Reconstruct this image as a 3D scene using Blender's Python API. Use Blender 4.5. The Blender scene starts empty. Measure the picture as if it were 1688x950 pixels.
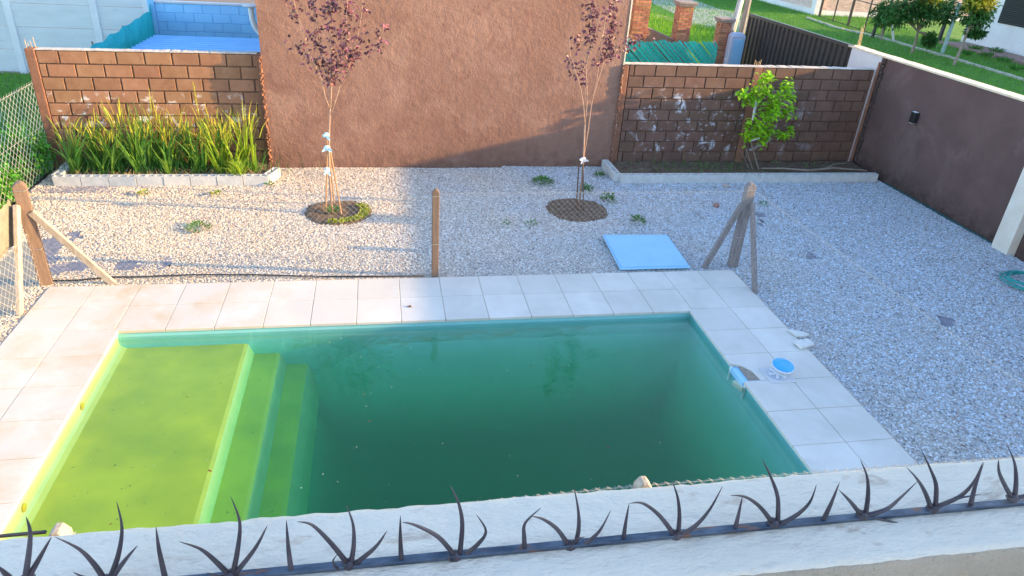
import bpy, math, random
from mathutils import Vector, Matrix, noise
random.seed(7)
C = bpy.context.scene
COL = C.collection
# ---------------------------------------------------------------- camera
S = 0.5
CAM = Vector((3.822944, -8.003724, 4.193824))
YAW, PITCH, ROLL, FPX = 0.201203138, -0.492320987, 0.0680128936, 1171.8379
cy, sy, cp, sp, cr, sr = math.cos(YAW), math.sin(YAW), math.cos(PITCH), math.sin(PITCH), math.cos(ROLL), math.sin(ROLL)
_F = Vector((sy*cp, cy*cp, sp)); _R = Vector((cy, -sy, 0)); _U = _R.cross(_F)
CR, CU, CF = _R*cr + _U*sr, -_R*sr + _U*cr, _F
cam = bpy.data.cameras.new('camera'); co = bpy.data.objects.new('camera', cam); COL.objects.link(co)
co.matrix_world = Matrix(((CR.x, CU.x, -CF.x, CAM.x), (CR.y, CU.y, -CF.y, CAM.y), (CR.z, CU.z, -CF.z, CAM.z), (0, 0, 0, 1)))
cam.sensor_width = 36; cam.lens = FPX/1688*36; cam.clip_start = 0.05; cam.clip_end = 500
C.camera = co
# ---------------------------------------------------------------- light
SUNV = Vector((1, -0.16, 0.234)).normalized()
EL, AZ = math.asin(SUNV.z), math.atan2(SUNV.x, SUNV.y)
w = bpy.data.worlds.new('World'); C.world = w; w.use_nodes = True
nt = w.node_tree; bg = nt.nodes['Background']
sky = nt.nodes.new('ShaderNodeTexSky'); sky.sky_type = 'NISHITA'; sky.sun_disc = False
sky.sun_elevation = EL; sky.sun_rotation = AZ; sky.air_density = 1.0; sky.dust_density = 0.6; sky.ozone_density = 1.6
tint = nt.nodes.new('ShaderNodeMix'); tint.data_type = 'RGBA'; tint.blend_type = 'MULTIPLY'; tint.inputs[0].default_value = 1; tint.inputs[7].default_value = (1.02, 1.01, 1.03, 1)
nt.links.new(sky.outputs[0], tint.inputs[6]); nt.links.new(tint.outputs[2], bg.inputs[0]); bg.inputs[1].default_value = 0.15
sl = bpy.data.lights.new('sun', 'SUN'); so = bpy.data.objects.new('sun', sl); COL.objects.link(so)
sl.energy = 2.85; sl.angle = math.radians(0.7); sl.color = (1.0, 0.65, 0.27)
so.rotation_euler = (-SUNV).to_track_quat('-Z', 'Y').to_euler()
C.view_settings.view_transform = 'Standard'; C.view_settings.look = 'None'; C.view_settings.gamma = 1
C.view_settings.use_curve_mapping = False
C.view_settings.exposure = 2.25
C.cycles.max_bounces = 8; C.cycles.transparent_max_bounces = 24; C.cycles.volume_bounces = 2
C.cycles.use_denoising = True
# ---------------------------------------------------------------- pixel -> point helpers (photo is 1688 x 950)
def ray(px, py): return CF + CR*((px-844)/FPX) + CU*((475-py)/FPX)
def atz(px, py, z=0.0):
    d = ray(px, py); return CAM + d*((z-CAM.z)/d.z)
def aty(px, py, y):
    d = ray(px, py); return CAM + d*((y-CAM.y)/d.y)
def atx(px, py, x):
    d = ray(px, py); return CAM + d*((x-CAM.x)/d.x)
# ---------------------------------------------------------------- mesh builder
class MB:
    def __init__(s): s.v = []; s.f = []; s.m = []
    def add(s, vs, fs, mi=0):
        b = len(s.v); s.v += [Vector(v) for v in vs]; s.f += [tuple(i+b for i in f) for f in fs]; s.m += [mi]*len(fs)
    def box(s, c, size, R=None, mi=0, taper=1.0):
        hx, hy, hz = size[0]/2, size[1]/2, size[2]/2
        vs = [Vector((x*(taper if z > 0 else 1), y*(taper if z > 0 else 1), z)) for z in (-hz, hz) for x, y in ((-hx, -hy), (hx, -hy), (hx, hy), (-hx, hy))]
        if R is not None: vs = [R @ v for v in vs]
        s.add([v + Vector(c) for v in vs], [(3, 2, 1, 0), (4, 5, 6, 7), (0, 1, 5, 4), (1, 2, 6, 5), (2, 3, 7, 6), (3, 0, 4, 7)], mi)
    def bb(s, x0, x1, y0, y1, z0, z1, mi=0):
        s.box(((x0+x1)/2, (y0+y1)/2, (z0+z1)/2), (x1-x0, y1-y0, z1-z0), None, mi)
    def bar(s, a, b, wd, th, up=None, mi=0):
        a, b = Vector(a), Vector(b); d = b-a; L = d.length; d.normalize()
        up = Vector(up) if up else (Vector((0, 0, 1)) if abs(d.z) < .95 else Vector((0, 1, 0)))
        xx = d.cross(up).normalized(); yy = xx.cross(d)
        R = Matrix((xx, yy, d)).transposed()
        s.box((a+b)/2, (wd, th, L), R, mi)
    def tube(s, pts, rad, n=6, mi=0, cap=True):
        pts = [Vector(p) for p in pts]
        if not hasattr(rad, '__len__'): rad = [rad]*len(pts)
        b = len(s.v); u = None
        for i, p in enumerate(pts):
            t = (pts[min(i+1, len(pts)-1)] - pts[max(i-1, 0)])
            t = t.normalized() if t.length > 1e-9 else Vector((0, 0, 1))
            if u is None: u = t.orthogonal().normalized()
            else:
                u = u - t*u.dot(t); u = u.normalized() if u.length > 1e-6 else t.orthogonal().normalized()
            w_ = t.cross(u)
            for k in range(n):
                a = 2*math.pi*k/n; s.v.append(p + (u*math.cos(a) + w_*math.sin(a))*rad[i])
        for i in range(len(pts)-1):
            for k in range(n):
                k2 = (k+1) % n; s.f.append((b+i*n+k, b+i*n+k2, b+(i+1)*n+k2, b+(i+1)*n+k)); s.m.append(mi)
        if cap:
            s.f.append(tuple(b+k for k in reversed(range(n)))); s.m.append(mi)
            e = b+(len(pts)-1)*n; s.f.append(tuple(e+k for k in range(n))); s.m.append(mi)
    def prism(s, poly, z0, z1, mi=0):
        n = len(poly)
        vs = [(p[0], p[1], z0) for p in poly] + [(p[0], p[1], z1) for p in poly]
        s.add(vs, [tuple(reversed(range(n))), tuple(range(n, 2*n))] + [(i, (i+1) % n, (i+1) % n+n, i+n) for i in range(n)], mi)
    def leaf(s, p, d, nrm, L, W, mi=0, fold=.25):
        p, d = Vector(p), Vector(d).normalized(); nrm = Vector(nrm)
        side = d.cross(nrm)
        side = side.normalized() if side.length > 1e-6 else d.orthogonal().normalized()
        n2 = side.cross(d)
        s.add([p, p+d*L*.35+side*W/2+n2*W*fold, p+d*L*.75+side*W*.36+n2*W*fold*.7, p+d*L-n2*L*.08, p+d*L*.75-side*W*.36+n2*W*fold*.7, p+d*L*.35-side*W/2+n2*W*fold, p+d*L*.5],
              [(0, 1, 6), (1, 2, 6), (2, 3, 6), (3, 4, 6), (4, 5, 6), (5, 0, 6)], mi)
    def disc(s, c, r, n=24, z=None, ax=None, mi=0):
        c = Vector(c); s.add([c] + [c+Vector((r*math.cos(2*math.pi*k/n), r*math.sin(2*math.pi*k/n), 0)) for k in range(n)], [(0, k+1, (k+1) % n+1) for k in range(n)], mi)
    def lathe(s, c, prof, n=24, R=None, mi=0):
        c = Vector(c); b = len(s.v)
        for r, z in prof:
            for k in range(n):
                v = Vector((r*math.cos(2*math.pi*k/n), r*math.sin(2*math.pi*k/n), z))
                s.v.append(c + (R @ v if R is not None else v))
        for i in range(len(prof)-1):
            for k in range(n):
                k2 = (k+1) % n; s.f.append((b+i*n+k, b+i*n+k2, b+(i+1)*n+k2, b+(i+1)*n+k)); s.m.append(mi)
        s.f.append(tuple(b+k for k in reversed(range(n)))); s.m.append(mi)
        e = b+(len(prof)-1)*n; s.f.append(tuple(e+k for k in range(n))); s.m.append(mi)
def mesh_obj(name, mb, mats, base, bevel=0, smooth=False):
    me = bpy.data.meshes.new(name); base = Vector(base)
    me.from_pydata([v-base for v in mb.v], [], mb.f); me.update()
    for m in (mats if isinstance(mats, (list, tuple)) else [mats]): me.materials.append(m)
    if any(mb.m): me.polygons.foreach_set('material_index', mb.m)
    if smooth: me.polygons.foreach_set('use_smooth', [True]*len(me.polygons))
    o = bpy.data.objects.new(name, me); COL.objects.link(o)
    if bevel:
        b = o.modifiers.new('bevel', 'BEVEL'); b.width = bevel; b.segments = 1 if bevel < .003 else 2; b.limit_method = 'ANGLE'
    return o
def thing(name, label, cat, base=(0, 0, 0), group=None):
    o = bpy.data.objects.new(name, None); COL.objects.link(o); o.location = base; o.empty_display_size = .1
    o['label'] = label; o['category'] = cat
    if group: o['group'] = group
    return o
def part(name, mb, mats, parent, bevel=0, smooth=False, label=None, kind=None, root=None):
    base = Vector(parent.location) if parent.type == 'EMPTY' else Vector(parent['_b']) if '_b' in parent else Vector((0, 0, 0))
    o = mesh_obj(name, mb, mats, base, bevel, smooth); o.parent = parent
    if parent.type == 'EMPTY': o['_b'] = list(base)
    if label: o['label'] = label
    if kind: o['kind'] = kind
    return o
def solo(name, mb, mats, label, cat, base=(0, 0, 0), group=None, bevel=0, smooth=False, kind=None):
    o = mesh_obj(name, mb, mats, base, bevel, smooth); o.location = base
    o['label'] = label; o['category'] = cat
    if group: o['group'] = group
    if kind: o['kind'] = kind
    return o
def struct(name, mb, mats, bevel=0, smooth=False, kind='structure'):
    o = mesh_obj(name, mb, mats, (0, 0, 0), bevel, smooth); o['kind'] = kind; return o
def copy_tree(o, parent=None):
    c = o.copy(); COL.objects.link(c); c.parent = parent
    for ch in list(o.children): copy_tree(ch, c)
    return c
ORD = ['first', 'second', 'third', 'fourth', 'fifth', 'sixth', 'seventh', 'eighth', 'ninth', 'tenth', 'eleventh', 'twelfth', 'thirteenth', 'fourteenth']
# ---------------------------------------------------------------- materials
def M(name, c1, c2=None, scale=6, rough=.85, bump=(), stain=None, stain2=None, stain3=None, spec=.3, metal=0, island=0, detail=6, mix=(.35, .65), trans=0, world=False, rand=0, stretch=None):
    m = bpy.data.materials.new(name); m.use_nodes = True; t = m.node_tree; N = t.nodes; L = t.links
    b = N['Principled BSDF']; b.inputs['Roughness'].default_value = rough; b.inputs['Metallic'].default_value = metal
    b.inputs['Specular IOR Level'].default_value = spec
    tc = N.new('ShaderNodeTexCoord'); vec = tc.outputs['Object']
    if world:
        g = N.new('ShaderNodeNewGeometry'); vec = g.outputs['Position']
    if stretch:
        mp = N.new('ShaderNodeMapping'); mp.inputs['Scale'].default_value = stretch; L.new(vec, mp.inputs[0]); vec = mp.outputs[0]
    def nz(sc, det=6, rg=.6, dist=0):
        n = N.new('ShaderNodeTexNoise'); n.inputs['Scale'].default_value = sc; n.inputs['Detail'].default_value = det
        n.inputs['Roughness'].default_value = rg; n.inputs['Distortion'].default_value = dist; L.new(vec, n.inputs[0]); return n.outputs['Fac']
    def mr(x, a, b_, c=0, d=1):
        n = N.new('ShaderNodeMapRange'); n.inputs[1].default_value = a; n.inputs[2].default_value = b_; n.inputs[3].default_value = c; n.inputs[4].default_value = d; L.new(x, n.inputs[0]); return n.outputs[0]
    def mx(f, a, b_, blend='MIX'):
        n = N.new('ShaderNodeMix'); n.data_type = 'RGBA'; n.blend_type = blend
        if isinstance(f, (int, float)): n.inputs[0].default_value = f
        else: L.new(f, n.inputs[0])
        for i, x in ((6, a), (7, b_)):
            if isinstance(x, (tuple, list)): n.inputs[i].default_value = (*x[:3], 1)
            else: L.new(x, n.inputs[i])
        return n.outputs[2]
    def mul(a, b_):
        n = N.new('ShaderNodeMath'); n.operation = 'MULTIPLY'; L.new(a, n.inputs[0])
        if isinstance(b_, (int, float)): n.inputs[1].default_value = b_
        else: L.new(b_, n.inputs[1])
        return n.outputs[0]
    col = mx(mr(nz(scale, detail), *mix), c1, c2) if c2 else None
    if col is None:
        r = N.new('ShaderNodeRGB'); r.outputs[0].default_value = (*c1, 1); col = r.outputs[0]
    if island or rand:
        if island:
            g = N.new('ShaderNodeNewGeometry'); rv = g.outputs['Random Per Island']
        else:
            g = N.new('ShaderNodeObjectInfo'); rv = g.outputs['Random']
        hs = N.new('ShaderNodeHueSaturation'); k = island or rand
        L.new(mr(rv, 0, 1, 1-k, 1+k), hs.inputs['Value']); L.new(col, hs.inputs['Color']); col = hs.outputs[0]
        wn = N.new('ShaderNodeTexWhiteNoise'); wn.noise_dimensions = '1D'; L.new(rv, wn.inputs['W'])
        L.new(mr(wn.outputs['Value'], 0, 1, .5-k*.05, .5+k*.05), hs.inputs['Hue'])
    for st in (stain, stain2, stain3):
        if st:
            sc_, lo, hi, cc = st[:4]; f = mr(nz(sc_, 8, .65, .4), lo, hi)
            if len(st) > 4:
                sx = N.new('ShaderNodeSeparateXYZ'); L.new(vec, sx.inputs[0])
                for ax, a0, a1, b0, b1 in st[4]:   # trapezoid mask along an axis
                    f = mul(f, mr(sx.outputs[ax], a0, a1)); f = mul(f, mr(sx.outputs[ax], b0, b1, 1, 0))
            col = mx(f, col, cc)
    L.new(col, b.inputs['Base Color'])
    h = None
    for sc_, dist in bump:
        bn = N.new('ShaderNodeBump'); bn.inputs['Distance'].default_value = dist; bn.inputs['Strength'].default_value = 1
        L.new(nz(sc_, 5, .6), bn.inputs['Height'])
        if h: L.new(h, bn.inputs['Normal'])
        h = bn.outputs[0]
    if h: L.new(h, b.inputs['Normal'])
    if trans:
        tr = N.new('ShaderNodeBsdfTranslucent'); L.new(col, tr.inputs[0]); ms = N.new('ShaderNodeMixShader'); ms.inputs[0].default_value = trans
        L.new(b.outputs[0], ms.inputs[1]); L.new(tr.outputs[0], ms.inputs[2]); L.new(ms.outputs[0], N['Material Output'].inputs[0])
    return m
stucco = M('brown_stucco', (.25, .135, .10), (.31, .178, .135), 1.3, .95, bump=[(3, .015), (12, .010), (38, .008), (110, .003)], stain=(2.6, .50, .75, (.20, .098, .075)), stain2=(1.1, .52, .72, (.36, .215, .165)), stain3=(5, .30, .75, (.15, .085, .065), [(2, -1, -.5, .05, .42)]), spec=.15, world=True)
stucco2 = M('dark_brown_render', (.125, .078, .07), (.155, .098, .088), 1.6, .95, bump=[(60, .004), (160, .002)], stain=(1.1, .56, .76, (.19, .13, .12)), stain2=(3, .66, .76, (.45, .4, .4), [(2, .5, .7, 1.3, 1.5), (1, .6, .8, 1.9, 2.1)]), stain3=(5, .3, .7, (.06, .04, .035), [(2, -1, -.5, .05, .45)]), spec=.2, world=True, stretch=None)
block_l = M('brown_block', (.27, .135, .078), (.33, .175, .105), 5, .95, bump=[(90, .003), (25, .003)], island=.13, stain=(6, .56, .64, (.66, .60, .58), [(2, .55, .75, 1.1, 1.25)]), stain2=(14, .60, .72, (.16, .08, .05)), spec=.15, world=True)
block_r = M('brown_block_right', (.145, .085, .065), (.19, .11, .082), 5, .95, bump=[(90, .003), (25, .003)], island=.13, world=True,
            stain=(3.6, .555, .63, (.58, .56, .60), [(2, .1, .35, 1.25, 1.55), (0, 8.3, 8.6, 10.0, 12.6)]), stain2=(11, .60, .68, (.55, .53, .58), [(2, .1, .3, 1.0, 1.4), (0, 8.4, 8.8, 10.5, 12.4)]), spec=.15)
mortar = M('dark_mortar', (.15, .08, .055), (.20, .115, .08), 12, .98, bump=[(60, .004)])
mort_w = M('pale_mortar_top', (.62, .56, .50), (.45, .38, .33), 10, .95, bump=[(40, .006)])
column_m = M('brown_column', (.29, .14, .09), (.22, .10, .065), 6, .95, bump=[(20, .012), (80, .006)])
tile_m = M('white_tile', (.67, .64, .595), (.60, .57, .525), 2.3, .75, bump=[(160, .0012)], island=.05, stain=(1.6, .38, .68, (.54, .44, .32), [(0, -.6, -.5, 1.6, 4.2)]), stain2=(30, .64, .72, (.50, .46, .42)), stain3=(.9, .50, .62, (.57, .545, .50)), spec=.3)
grout = M('grout', (.50, .42, .34), (.36, .29, .22), 14, .95)
soil = M('soil', (.10, .065, .045), (.17, .12, .085), 9, 1, bump=[(18, .03), (60, .01)], stain=(22, .58, .66, (.30, .25, .18)))
dirt = M('ground_dirt', (.17, .135, .115), (.24, .20, .17), 14, 1, bump=[(40, .02)])
lawn_dark = M('lawn', (.08, .20, .035), (.13, .28, .05), 3, 1, bump=[(30, .05)], stain=(.8, .52, .7, (.14, .26, .05)), world=True)
concrete = M('concrete_block', (.50, .50, .49), (.60, .59, .57), 7, .95, bump=[(50, .004)], island=.1, stain=(6, .6, .75, (.28, .26, .23)))
path_m = M('grey_path', (.25, .24, .21), (.32, .30, .26), 4, .95, bump=[(30, .004)])
wood = M('weathered_wood', (.36, .245, .165), (.25, .17, .12), 7, .85, bump=[(30, .004)], stretch=(6, 6, .7), stain=(3, .55, .7, (.42, .36, .30)))
wood_red = M('red_brown_wood', (.25, .165, .12), (.17, .115, .085), 7, .85, bump=[(30, .004)], stretch=(6, 6, .7))
wood_pale = M('pale_plank', (.50, .43, .34), (.37, .30, .23), 6, .85, bump=[(30, .003)], stretch=(4, 4, 1), stain=(3, .58, .7, (.26, .21, .17)))
wood_grey = M('grey_wood', (.30, .26, .25), (.19, .165, .16), 7, .9, bump=[(30, .004)], stretch=(6, 6, .8))
wire_l = M('bright_wire', (.62, .64, .62), None, rough=.5)
wire = M('galvanised_wire', (.45, .45, .43), None, rough=.5, metal=.2)
black = M('black_plastic', (.025, .025, .03), (.04, .04, .045), 8, .5)
membrane = M('weed_membrane', (.17, .17, .21), (.23, .23, .27), 8, .7, bump=[(14, .02)])
parapet_m = M('painted_parapet', (.66, .56, .455), (.74, .64, .53), 4, .85, bump=[(26, .007), (75, .0055), (200, .002)], stain=(22, .57, .66, (.55, .43, .34)), stain2=(2.6, .60, .76, (.60, .50, .38)), stretch=(.5, 1, 1), spec=.2)
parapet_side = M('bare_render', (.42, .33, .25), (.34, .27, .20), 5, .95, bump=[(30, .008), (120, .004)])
spike_m = M('spike_metal', (.035, .028, .040), (.075, .06, .075), 18, .42, metal=.2, spec=.5, bump=[(120, .0006)], rand=.1)
bar_m = M('galvanised_bar', (.035, .05, .08), (.10, .125, .17), 22, .45, metal=.5, stain=(16, .60, .67, (.20, .085, .045)), stretch=(1, 3, 3), bump=[(150, .001)])
plum_leaf = M('plum_leaf', (.09, .028, .045), (.26, .095, .12), 9, .45, island=.65, trans=.25, spec=.4)
plum_bark = M('plum_bark', (.30, .19, .14), (.42, .28, .21), 20, .8, bump=[(60, .002)])
stake_m = M('cane_stake', (.46, .28, .15), (.36, .2, .11), 20, .7)
stake_d = M('dark_stake', (.12, .07, .055), (.18, .11, .08), 20, .8)
rag_b = M('pale_blue_rag', (.45, .66, .78), (.6, .75, .82), 30, .9, bump=[(60, .005)])
rag_w = M('white_rag', (.75, .72, .74), (.6, .57, .6), 30, .9, bump=[(60, .005)])
iris_m = M('sword_leaf', (.08, .25, .045), (.26, .44, .05), 2.5, .45, island=.4, trans=.35, spec=.4)
iris_y = M('yellow_sword_leaf', (.40, .50, .04), (.56, .44, .07), 6, .5, island=.25, trans=.4)
daylily_m = M('arching_leaf', (.20, .36, .03), (.34, .46, .04), 3, .5, island=.25, trans=.4)
bush_m = M('bush_leaf', (.06, .24, .028), (.12, .36, .035), 3, .5, island=.35, trans=.3)
sap_m = M('lime_leaf', (.22, .50, .02), (.38, .62, .03), 4, .45, island=.3, trans=.4)
tree_m = M('dark_tree_leaf', (.035, .115, .03), (.07, .18, .04), 3, .5, island=.4, trans=.25)
tree_y = M('sunlit_tree_leaf', (.52, .42, .04), (.30, .34, .04), 2, .5, island=.35, trans=.3)  # yellow of the low sun on crown tops, put into the leaf colour
weed_m = M('weed_leaf', (.05, .17, .03), (.10, .27, .04), 4, .6, island=.35, trans=.25)
moss_m = M('yellow_moss', (.24, .30, .02), (.36, .38, .04), 10, .9, island=.3)
bark = M('bark', (.22, .17, .13), (.32, .26, .21), 14, .9)
straw_m = M('straw', (.42, .33, .17), (.30, .24, .12), 6, .8, island=.3)
panel_m = M('sky_blue_panel', (.28, .56, .80), (.32, .60, .83), 3, .45, spec=.4)
blue_lid = M('blue_plastic', (.03, .36, .90), (.05, .40, .92), 3, .35, spec=.5)
white_pl = M('white_plastic', (.80, .82, .85), None, rough=.4, spec=.5)
grey_pl = M('grey_plastic', (.38, .42, .50), (.55, .58, .64), 12, .4, spec=.5)
teal = M('teal_tarp', (.02, .42, .46), (.03, .5, .55), 3, .6, bump=[(6, .05), (30, .01)], trans=.2)
green_slat = M('green_slat', (.01, .55, .42), (.02, .66, .50), 4, .45, island=.2, spec=.5)
blue_wall = M('blue_paint', (.27, .58, .88), (.31, .62, .90), 3, .85, island=.05, bump=[(60, .003)])
blue_joint = M('blue_joint', (.20, .44, .72), None, rough=.9)
blue_roof = M('blue_corrugated', (.22, .50, .85), (.27, .56, .88), 3, .45, spec=.5)
precast = M('precast_concrete', (.60, .63, .66), (.68, .71, .74), 2.2, .9, bump=[(30, .003)], stain=(5, .62, .75, (.45, .49, .53)), stretch=(.6, .6, 2.5))
precast_post = M('precast_post', (.68, .70, .74), (.74, .76, .79), 4, .9)
brick_m = M('red_brick', (.38, .15, .075), (.50, .22, .12), 9, .95, island=.3, bump=[(60, .004)])
brick_mort = M('brick_mortar', (.42, .36, .32), (.3, .25, .22), 12, .95)
pinkbrick = M('pink_brick', (.56, .40, .35), (.64, .48, .42), 8, .95, island=.14)
gate_m = M('dark_gate', (.035, .033, .036), (.05, .045, .048), 5, .42, metal=.3, spec=.5)
cab_m = M('pale_blue_cabinet', (.42, .52, .68), (.46, .56, .71), 5, .5)
wwall = M('white_wall', (.72, .70, .70), (.64, .61, .60), 1.4, .9, bump=[(50, .002)], stain=(3, .62, .75, (.5, .45, .42)))
cream = M('cream_cap', (.80, .68, .50), (.68, .56, .40), 8, .9, bump=[(40, .004)])
road_m = M('road', (.44, .40, .38), (.52, .47, .44), 2, .95, bump=[(30, .006)])
tanpath = M('dry_path', (.40, .31, .22), (.32, .25, .17), 3, .95)
walk_m = M('red_walkway', (.30, .17, .16), (.36, .22, .20), 6, .9)
dark_m = M('dark_louvre', (.03, .035, .035), None, rough=.6)
hose_m = M('turquoise_hose', (.01, .28, .27), (.015, .34, .31), 5, .4, spec=.5)
cloth_m = M('beige_shade_cloth', (.19, .175, .14), (.24, .22, .175), 10, .95, bump=[(140, .003)])
rust = M('rusty_rebar', (.45, .30, .16), (.55, .40, .22), 30, .8)
poly = M('grey_pole', (.42, .39, .37), (.5, .47, .44), 8, .8)
lamp_m = M('black_lamp', (.02, .02, .022), None, rough=.35, spec=.5)
glass_g = M('dark_glass', (.03, .04, .05), None, rough=.1, spec=.6)
litter = M('reddish_stone', (.40, .20, .17), (.3, .15, .13), 20, .9)
stonebeige = M('beige_stone', (.50, .42, .38), (.4, .33, .3), 20, .9)
broken = M('broken_tile', (.70, .69, .66), (.60, .58, .55), 14, .9, bump=[(50, .004)])
leafb = M('brown_leaf', (.16, .07, .03), (.22, .11, .05), 20, .7)
speck = M('pale_speck', (.55, .6, .45), None, rough=.7)
# gravel: per-pebble colour, with sun warmth left and shade blue right painted in
def gravel_mat():
    m = bpy.data.materials.new('pebble'); m.use_nodes = True; N = m.node_tree.nodes; L = m.node_tree.links; b = N['Principled BSDF']
    oi = N.new('ShaderNodeObjectInfo'); cr_ = N.new('ShaderNodeValToRGB')
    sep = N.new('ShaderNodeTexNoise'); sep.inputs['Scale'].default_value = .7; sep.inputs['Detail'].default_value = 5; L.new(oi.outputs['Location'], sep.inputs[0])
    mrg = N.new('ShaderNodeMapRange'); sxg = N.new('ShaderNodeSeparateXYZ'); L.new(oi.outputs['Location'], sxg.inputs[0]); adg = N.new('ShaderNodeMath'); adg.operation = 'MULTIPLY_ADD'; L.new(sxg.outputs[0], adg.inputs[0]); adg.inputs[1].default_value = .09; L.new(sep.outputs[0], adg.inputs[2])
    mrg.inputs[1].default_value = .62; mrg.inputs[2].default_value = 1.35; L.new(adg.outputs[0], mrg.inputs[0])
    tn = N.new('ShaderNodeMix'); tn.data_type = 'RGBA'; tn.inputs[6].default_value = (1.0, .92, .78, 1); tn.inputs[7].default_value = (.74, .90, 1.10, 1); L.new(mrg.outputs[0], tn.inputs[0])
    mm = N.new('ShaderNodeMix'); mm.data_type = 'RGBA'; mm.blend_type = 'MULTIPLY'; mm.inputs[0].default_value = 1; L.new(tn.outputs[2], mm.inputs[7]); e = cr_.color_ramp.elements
    stops = [(0, (.16, .15, .15)), (.08, (.33, .30, .28)), (.25, (.50, .46, .42)), (.5, (.64, .60, .56)), (.66, (.58, .47, .39)), (.8, (.76, .72, .68)), (.93, (.86, .84, .81)), (1, (.58, .40, .30))]
    while len(e) < len(stops): e.new(.5)
    for i, (p, c) in enumerate(stops): e[i].position = p; e[i].color = (*c, 1)
    L.new(oi.outputs['Random'], cr_.inputs[0]); L.new(cr_.outputs[0], mm.inputs[6]); L.new(mm.outputs[2], b.inputs['Base Color']); b.inputs['Roughness'].default_value = .8
    b.inputs['Specular IOR Level'].default_value = .25
    return m
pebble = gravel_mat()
# ---------------------------------------------------------------- ground
PX0, PX1, PY0, PY1 = 1.02, 7.50, -4.55, -1.03     # pool opening
WZ = -0.085
# pool geometry grows from these
mb = MB(); G = 120
for x0, x1, y0, y1 in ((-G, PX0-.12, -G, G), (PX1+.12, G, -G, G), (PX0-.12, PX1+.12, PY1+.12, G), (PX0-.12, PX1+.12, -G, PY0-.12)):
    mb.add([(x0, y0, -.06), (x1, y0, -.06), (x1, y1, -.06), (x0, y1, -.06)], [(0, 1, 2, 3)])
struct('ground', mb, dirt)
def zg(x, y): return .012*noise.noise(Vector((x*.9, y*.9, 0)))
# lawns (soil sheets with blades on top)
def sheet(name, polys, z, m, kind='structure'):
    mb = MB()
    for p in polys: mb.add([(a[0], a[1], z) for a in p], [tuple(range(len(p)))])
    return struct(name, mb, m, kind=kind)
sheet('lawn', [[(13.4, -8), (26, -8), (26, 60), (13.4, 60)], [(26, -8), (90, -8), (90, 90), (26, 90)], [(-60, -20), (-1.45, -20), (-1.45, 11), (-60, 11)]], -.02, lawn_dark)
sheet('front_yard', [[(8.1, 4.8), (13.1, 4.8), (13.1, 10), (8.1, 10)], [(8.1, 10.3), (13.4, 10.3), (13.4, 60), (8.1, 60)]], -.024, lawn_dark)
rp = [atz(*q) for q in [(1076, 6), (1107, 20), (1138, 37), (1182, 45), (1232, 56), (1262, 66), (1275, 48), (1232, 23), (1186, 15), (1146, 0), (1130, -25), (1060, -25)]]
sheet('road', [[(p.x, p.y) for p in rp]], -.012, road_m)
tp = [atz(*q) for q in [(1076, 27), (1107, 35), (1140, 42), (1185, 50), (1232, 62), (1232, 55), (1182, 45), (1138, 37), (1107, 29), (1085, 24)]]
sheet('dry_verge', [[(p.x, p.y) for p in tp]], -.008, tanpath)
sheet('grey_path', [[(-1.42, -8), (-.22, -8), (-.22, 1.1), (-.6, 1.4), (-1.42, 1.5)]], -.012, path_m)
# ---------------------------------------------------------------- gravel
RINGS = [(atz(558, 349), .47, .47), (atz(951, 345), .47, .47)]
MEMB = [[(66, 395), (88, 388), (102, 398), (92, 412), (70, 412)], [(70, 418), (90, 420), (98, 432), (72, 437)], [(108, 386), (128, 378), (134, 392), (112, 398)], [(78, 440), (120, 434), (146, 432), (160, 440), (110, 448), (76, 452)],
        [(178, 437), (205, 428), (230, 430), (240, 438), (215, 445), (190, 444)], [(262, 434), (276, 425), (282, 431), (268, 440)],
        [(1328, 414), (1340, 417), (1352, 424), (1336, 425)], [(1250, 360), (1262, 372), (1254, 374)], [(1552, 522), (1568, 526), (1572, 534), (1556, 534)], [(1245, 350), (1262, 352), (1264, 358), (1250, 357)]]
MEMBW = [[(lambda p: (p.x, p.y))(atz(*q)) for q in poly] for poly in MEMB]
def inpoly(x, y, P):
    c = False; j = len(P)-1
    for i in range(len(P)):
        if (P[i][1] > y) != (P[j][1] > y) and x < (P[j][0]-P[i][0])*(y-P[i][1])/(P[j][1]-P[i][1])+P[i][0]: c = not c
        j = i
    return c
def gravel_ok(x, y):
    n = noise.noise(Vector((x*3.1, y*3.1, 3)))*.10
    if .02 < x < 8.50 and y < -.01 and y > -5.6: return False
    if x < -.25 and y < 1.3+n: return False
    if x > 13.2 or x < -1.38: return False
    if y > 4.22+max(0, (x-3))*.02: return False
    if -1.12+n*.3 < x < 2.05 and y > 3.36: return False
    if 7.95 < x < 13.12 and y > 3.46: return False
    for c, rx, ry in RINGS:
        if ((x-c.x)/(rx+n*.5))**2+((y-c.y)/(ry+n*.5))**2 < 1: return False
    for P in MEMBW:
        if inpoly(x+n*.5, y+n*.3, P): return False
    return True
mb = MB(); st = .08
nx, ny = int(15/st), int(12.5/st); idx = {}
def vid(i, j):
    if (i, j) not in idx:
        x, y = -1.45+i*st, -7.2+j*st; idx[(i, j)] = len(mb.v); mb.v.append(Vector((x, y, zg(x, y)-.012)))
    return idx[(i, j)]
for i in range(nx):
    for j in range(ny):
        if gravel_ok(-1.45+(i+.5)*st, -7.2+(j+.5)*st):
            mb.f.append((vid(i, j), vid(i+1, j), vid(i+1, j+1), vid(i, j+1))); mb.m.append(0)
gbase = M('gravel_bed', (.30, .27, .25), (.52, .48, .45), 38, 1, bump=[(40, .03)])
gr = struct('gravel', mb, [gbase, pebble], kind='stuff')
gr['label'] = 'loose mixed pebble gravel covering the yard round the pool'; gr['category'] = 'gravel'
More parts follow.
